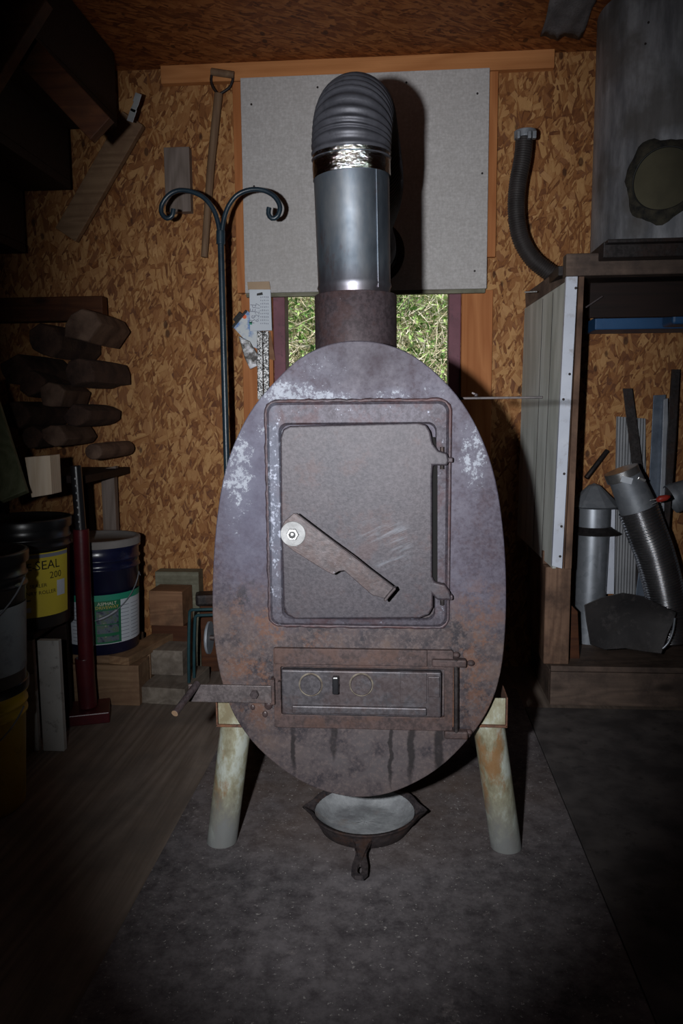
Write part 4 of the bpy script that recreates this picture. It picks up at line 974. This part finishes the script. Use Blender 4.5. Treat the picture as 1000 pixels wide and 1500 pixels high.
q = P(945, 450, 3.2); solo('blue_tub', B().box((P(978, 450, 3.18).x, 3.12, P(980, 478, 3.2).z), (XR-.05, 3.25, P(980, 444, 3.18).z)), m_bluet, 'small blue tub hanging under the bench at the right edge', 'tub', .01)
q = P(776, 427, FY+.3)
solo('loose_nail', B().tube([P(768, 428, 3.2), P(786, 427, 3.2)], .0032, 8), m_bright, 'bright nail driven into the bench top edge beside the white panel', 'nail', group=None)
# hood on the bench
HR = .36; he = P(872, 200, 3.05); hcx = he.x+HR; hcy = 3.24
HR = .30; hcx = P(868, 300, 3.2).x+HR; hcy = 3.19
hz0 = P(900, 350, 2.9).z
hd = T('sheet_metal_hood', (hcx, hcy, ztb+.046), 'big round sheet metal forge hood with a rough cut hole, upper right', 'hood')
hd.part('hood_drum', B().lathe([(HR, hz0), (HR, CZ-.004), (HR-.003, CZ-.004), (HR-.003, hz0)], (hcx, hcy, 0), 72), m_hood)
hd.part('hood_base', B().box((hcx-HR-.02, hcy-HR+.04, ztb+.047), (min(XR-.02, hcx+HR+.02), WY-.015, hz0-.002)), m_dark, .004)
hd.part('base_flange', B().box((hcx-HR-.015, hcy-HR-.0, hz0-.014), (hcx+HR, hcy-HR+.04, hz0-.002)), m_dark, .002)
# port
pc = P(975, 260, 2.9); aa = asin(max(-1, min(1, (pc.x-hcx)/HR)));
da = -(acos((hcx-pc.x)/HR)); ang_ = -pi/2+asin((pc.x-hcx)/HR)
n_ = Vector((cos(ang_), sin(ang_), 0)); tg = Vector((-sin(ang_), cos(ang_), 0)); pcv = Vector((hcx, hcy, pc.z))+n_*(HR+.001)
def cyl_pt(u, v_, off): a = ang_+u/HR; return Vector((hcx+(HR+off)*cos(a), hcy+(HR+off)*sin(a), pc.z+v_))
b = B(); rs = []; nr = 48; jr = [1+.07*sin(2*pi*i/48*3+1)+.05*sin(2*pi*i/48*7)+random.uniform(-.03, .03) for i in range(nr)]
for k in range(nr):
    a = 2*pi*k/nr; w1 = .140*jr[k]; rs.append([b.bm.verts.new(cyl_pt(r*cos(a), r*sin(a), o)) for r, o in ((.104, .001), (.106, .014), (.122, .012+.004*jr[k]), (w1, .001))])
for k in range(nr):
    for j in range(3): b.bm.faces.new((rs[k][j], rs[(k+1) % nr][j], rs[(k+1) % nr][j+1], rs[k][j+1])).smooth = True
hd.part('port_rim', b, m_char, label='blackened ragged rim of the round hole')
b = B(); prv = None
for q in range(9):
    rg = [b.bm.verts.new(cyl_pt(.1055*q/8*cos(2*pi*k/nr), .1055*q/8*sin(2*pi*k/nr), .0025)) for k in range(nr)]
    if prv:
        for k in range(nr): b.bm.faces.new((prv[k], prv[(k+1) % nr], rg[(k+1) % nr], rg[k])).smooth = True
    prv = rg
bmesh.ops.remove_doubles(b.bm, verts=b.bm.verts, dist=1e-5)
hd.part('port_cover', b, m_tan)
hd.part('port_edge', B().tube([cyl_pt(.106*cos(2*pi*k/48), .106*sin(2*pi*k/48), .006) for k in range(48)], .004, 8, closed=True), m_ink)
for px, py in ((953, 52), (957, 21)):
    q = P(px, py, 2.9); hd.part('rivet', B().sphere((q.x, hcy-sqrt(max(0, HR**2-(q.x-hcx)**2))-.001, q.z), .004), m_dark)
# black corrugated hose
hy = 3.3
hs = T('corrugated_hose', tuple(P(805, 400, hy)), 'dark corrugated hose curving up the wall left of the metal hood', 'hose')
hs.part('hose_body', corrugated([P(*q, hy) for q in ((768, 200), (765, 232), (758, 270), (756, 310), (762, 348), (779, 378), (803, 398), (822, 408))], .0335, .009, .0018, 28), m_rub)
a, b_ = P(769, 203, hy), P(769, 192, hy)
cl = hs.part('hose_clamp', B().tube([a, b_], .043, 28), m_galvd, .002)
for px, w_ in ((759, .012), (775, .014), (782, .016)):
    q = P(px, 198, hy-.045); hs.sub(cl, 'clamp_screw', B().box((q.x-w_/2, hy-.058, q.z-.014), (q.x+w_/2, hy-.036, q.z+.014)), m_galvd, .003)
# felt scrap at the ceiling
b = B(); gx, gy = 12, 10; vv = []
for j in range(gy+1):
    for i in range(gx+1):
        vv.append(b.bm.verts.new((.505+.16*i/gx+.03*j/gy, 2.66+.66*j/gy, CZ-.012-.012*random.random()-.006*sin(i*.9+j))))
for j in range(gy):
    for i in range(gx): k = j*(gx+1)+i; b.bm.faces.new((vv[k], vv[k+1], vv[k+gx+2], vv[k+gx+1])).smooth = True
ob = solo('felt_sheet', b, m_cloth, 'crumpled grey felt scrap pinned to the ceiling beside the hood', 'felt'); md = ob.modifiers.new('s', 'SOLIDIFY'); md.thickness = .006
solo('ceiling_batten', B().bar((.47, 2.60, CZ-.02), (.74, 3.0, CZ-.02), .03, .035), m_brown, 'dark narrow batten slanting across the ceiling felt toward the hood', 'batten', .002)

# ---- things on the platform under the bench
pt = pz+.0225
# galvanised vent pipe with cone cap
vp = P(867, 800, 3.385); vpx = vp.x
VY = 3.385
vt = T('vent_pipe', (vpx, VY, pt), 'galvanised vent pipe with a crooked cone cap, behind the bench post', 'vent')
zc = P(868, 775, 3.385).z; z1_ = P(868, 765, 3.385).z; z0c = P(868, 742, 3.385).z
vt.part('pipe_body', B().tube([(vpx-.008, 3.385, pt), (vpx, 3.385, zc)], .068, 36), m_galv, .001)
vt.part('rain_skirt', B().lathe([(.068, zc+.015), (.105, zc-.012), (.113, zc-.015), (.066, zc+.011)], (vpx, 3.385, 0), 40), m_dark)
vt.part('top_sleeve', B().tube([(vpx, 3.385, zc+.012), (vpx, 3.385, z0c)], .070, 36), m_galv, .002)
vt.part('cone_cap', B().lathe([(.112, z0c+.002), (.110, z0c), (.072, z0c+.004), (.0, z0c+.095), (.0, z0c+.10), (.025, z0c+.09), (.112, z0c+.006)], (vpx, 3.385, 0), 14, smooth=False), m_galvd)
# ribbed panel, strips
def strip(name, pts, y, y2, th_, mat, label, cat, bev=.001):
    """a flat strip: outline given top to bottom, leaning from y (foot) to y2 (top)"""
    ps = [P(px, py, y) for px, py in pts]; zs = [p.z for p in ps]; z0_, z1_ = min(zs), max(zs)
    b = B(); f_ = []; k_ = []
    for (px, py), p in zip(pts, ps):
        yy = y+(y2-y)*(p.z-z0_)/(z1_-z0_); q = P(px, py, yy); f_.append(b.bm.verts.new(q)); k_.append(b.bm.verts.new(q+Vector((0, th_, 0))))
    b.bm.faces.new(f_); b.bm.faces.new(k_[::-1]); n = len(f_)
    for i in range(n): b.bm.faces.new((f_[i], k_[i], k_[(i+1) % n], f_[(i+1) % n]))
    return solo(name, b, mat, label, cat, bev)
def m_rib_():
    w = N('fluted grey panel'); p = w.sep(w.pos()); s = w.math('SINE', w.math('MULTIPLY', p[0], 520.)); w.bump(s, .9, .004)
    return w.done(w.ramp(w.noise(w.pos(), 12, 5), [(.3, (.33, .34, .36)), (.7, (.43, .44, .46))]), .5, .1)
strip('fluted_panel', [(903, 610), (945, 613), (948, 880), (899, 880)], 3.455, 3.475, .012, m_rib_(), 'grey fluted panel standing upright against the wall under the bench', 'panel')
strip('white_strip', [(893, 740), (901, 741), (899, 870), (880, 870)], 3.40, 3.42, .008, m_whitep, 'white painted strip between the vent pipe and the fluted panel', 'strip')
strip('black_flat_bar', [(912, 569), (926, 569), (946, 720), (950, 880), (932, 880), (930, 720)], 3.38, 3.44, .006, m_dark, 'black flat bar leaning in front of the fluted panel', 'bar')
strip('blue_steel_strip', [(957, 579), (975, 578), (968, 720), (958, 880), (930, 880), (950, 720)], 3.36, 3.44, .006, m_steelb, 'blotchy blue-grey steel strip leaning right of the black flat bar', 'strip')
strip('perforated_angle', [(972, 585), (978, 583), (978, 700), (968, 860), (961, 860), (968, 700)], 3.34, 3.42, .010, m_alu, 'narrow grey perforated angle beside the blue-grey strip', 'strip')
strip('dark_long_bar', [(984, 541), (996, 541), (990, 650), (978, 800), (972, 800), (977, 650)], 3.30, 3.42, .012, m_dark, 'dark bar at the far right, taller than the other strips', 'bar')
solo('short_black_rod', B().tube([P(858, 700, 3.42), P(889, 660, 3.46)], .0105, 8), m_dark, 'short black rod slanting above the cone cap', 'rod', .001)
# galvanised flexible duct standing
dy_ = 3.18
gd = T('galvanised_duct', tuple(P(985, 930, dy_)), 'shiny ribbed galvanised duct leaning right with a clamp at its top', 'duct')
ctl = [P(*q, y) for q, y in (((934, 745), 3.20), ((945, 775), 3.20), ((958, 810), 3.21), ((970, 855), 3.22), ((978, 900), 3.22), ((980, 938), 3.22))]
gd.part('duct_hose', corrugated(ctl, .076, .0115, .0028, 48), m_flexg)
a, b_ = P(915, 698, 3.20), P(935, 747, 3.20)
gd.part('smooth_neck', B().tube([a, b_], [.064, .073], 40), m_galvd)
c_, d_ = P(909, 688, 3.205), P(914, 701, 3.205)
cl = gd.part('band_clamp', B().tube([c_, d_], .068, 40), m_bright, .002)
q = P(939, 702, 3.15); gd.sub(cl, 'clamp_screw', B().box((q.x-.016, 3.14, q.z-.006), (q.x+.016, 3.155, q.z+.006), (0, .4, 0)), m_bright, .002)
q = P(917, 703, 3.14); gd.sub(cl, 'size_sticker', B().box((q.x-.022, 3.134, q.z-.012), (q.x+.022, 3.137, q.z+.012), (0, .25, 0)), m_wlab)
tl = T('red_handled_tool', tuple(P(967, 731, 3.08)), 'small tool with red grip lying across the galvanised duct', 'tool')
tl.part('grip', B().tube([P(961, 733, 3.09), P(966, 731, 3.09), P(975, 729, 3.09), P(981, 727, 3.09)], [.007, .013, .012, .005], 12), m_redg)
tl.part('prongs', B().tube([P(961, 731, 3.09), P(952, 733, 3.10)], .002, 6).tube([P(962, 735, 3.09), P(954, 739, 3.10)], .002, 6), m_bright)
# coal scuttle (hood shaped black sheet)
sc_ = T('coal_scuttle', tuple(P(915, 955, 3.12)), 'soot black sheet metal scuttle lying on the platform under the bench', 'scuttle')
spx = [(855, 886), (880, 875), (912, 868), (940, 873), (962, 884), (991, 897), (985, 915), (978, 930), (969, 958), (945, 955), (915, 950), (885, 952), (864, 944), (858, 910)]
b = B(); fr_ = [b.bm.verts.new(P(px, py, 3.07)) for px, py in spx]; bk = [b.bm.verts.new(P(915+(px-915)*.82, 905+(py-905)*.75, 3.36)) for px, py in spx]
mid = b.bm.verts.new(P(918, 908, 3.115))
n = len(spx)
for i in range(n):
    b.bm.faces.new((fr_[i], bk[i], bk[(i+1) % n], fr_[(i+1) % n])).smooth = True; b.bm.faces.new((fr_[i], fr_[(i+1) % n], mid)).smooth = True
b.bm.faces.new(bk)
for v in b.bm.verts: v.co.z = max(v.co.z, pt+.002)
sc_.part('scuttle_body', b, m_scut, .003)
sc_.part('rim_rod', B().tube(spline([P(*q, 3.06) for q in ((988, 905), (985, 925), (978, 942), (970, 950))], .01), .005, 8), m_galv, label='bright curved rim')
q = P(842, 930, FY+.02)
solo('red_brown_board', B().prism([fp(*q, FY+.10) for q in ((836, 886), (846, 896), (849, 972), (834, 970))], FY+.10, FY+.12), m_brown, 'small red-brown board standing on the platform against the bench post', 'board', .002)
q = P(1000, 725, 3.34); solo('grey_elbow', corrugated([Vector((q.x+.02+.13*sin(a), 3.34, q.z-.13+.13*cos(a)-.0)) for a in (-.55, -.25, .1, .5, .9, 1.3)]+[Vector((q.x+.15, 3.34, pt+.25)), Vector((q.x+.15, 3.34, pt+.003))], .062, .05, .0015, 32), m_galvd, 'dull grey duct elbow at the right edge behind the shiny duct', 'elbow')

# ------------------------------------------------------------------ LIGHT
cam = bpy.data.cameras.new('camera'); co = bpy.data.objects.new('camera', cam); COL.objects.link(co); SC.camera = co
cam.sensor_fit = 'VERTICAL'; cam.sensor_height = 36; cam.lens = 36*F/1500; cam.clip_start = .05
m4 = Matrix((RT, UP, -fw)).transposed().to_4x4(); m4.translation = Vector((0, 0, H)); co.matrix_world = m4
# camera flash just left of the lens
FL = bpy.data.lights.new('flash', 'SPOT'); fo_ = bpy.data.objects.new('flash', FL); COL.objects.link(fo_)
FL.energy = 250; FL.spot_size = radians(88); FL.spot_blend = 1.; FL.shadow_soft_size = .022; FL.color = (.95, .97, 1.)
fl = Vector((-.21, .0, H+.035)); q_ = (P(535, 640, 2.6)-fl).normalized()
zx = -q_; xx = Vector((cos(YAW), sin(YAW), 0)); yy = zx.cross(xx).normalized(); xx = yy.cross(zx)
m5 = Matrix((xx, yy, zx)).transposed().to_4x4() @ Matrix.Diagonal((.56, 1.0, 1, 1)); m5.translation = fl; fo_.matrix_world = m5
su = bpy.data.lights.new('sun', 'SUN'); so = bpy.data.objects.new('sun', su); COL.objects.link(so); su.energy = 7; su.angle = .009; su.color = (1, .96, .88)
so.rotation_euler = Vector((-.55, -.45, 1)).to_track_quat('Z', 'Y').to_euler()
wd = bpy.data.worlds.new('world'); SC.world = wd; wd.use_nodes = True; nt = wd.node_tree; bg = nt.nodes['Background']
sky = nt.nodes.new('ShaderNodeTexSky'); sky.sky_type = 'NISHITA'; sky.sun_disc = False; sky.sun_elevation = radians(50); sky.sun_rotation = radians(200)
nt.links.new(sky.outputs[0], bg.inputs[0]); bg.inputs[1].default_value = .10
vs_ = SC.view_settings; vs_.view_transform = 'Standard'; vs_.look = 'None'; vs_.gamma = 1; vs_.use_curve_mapping = False; vs_.exposure = 0
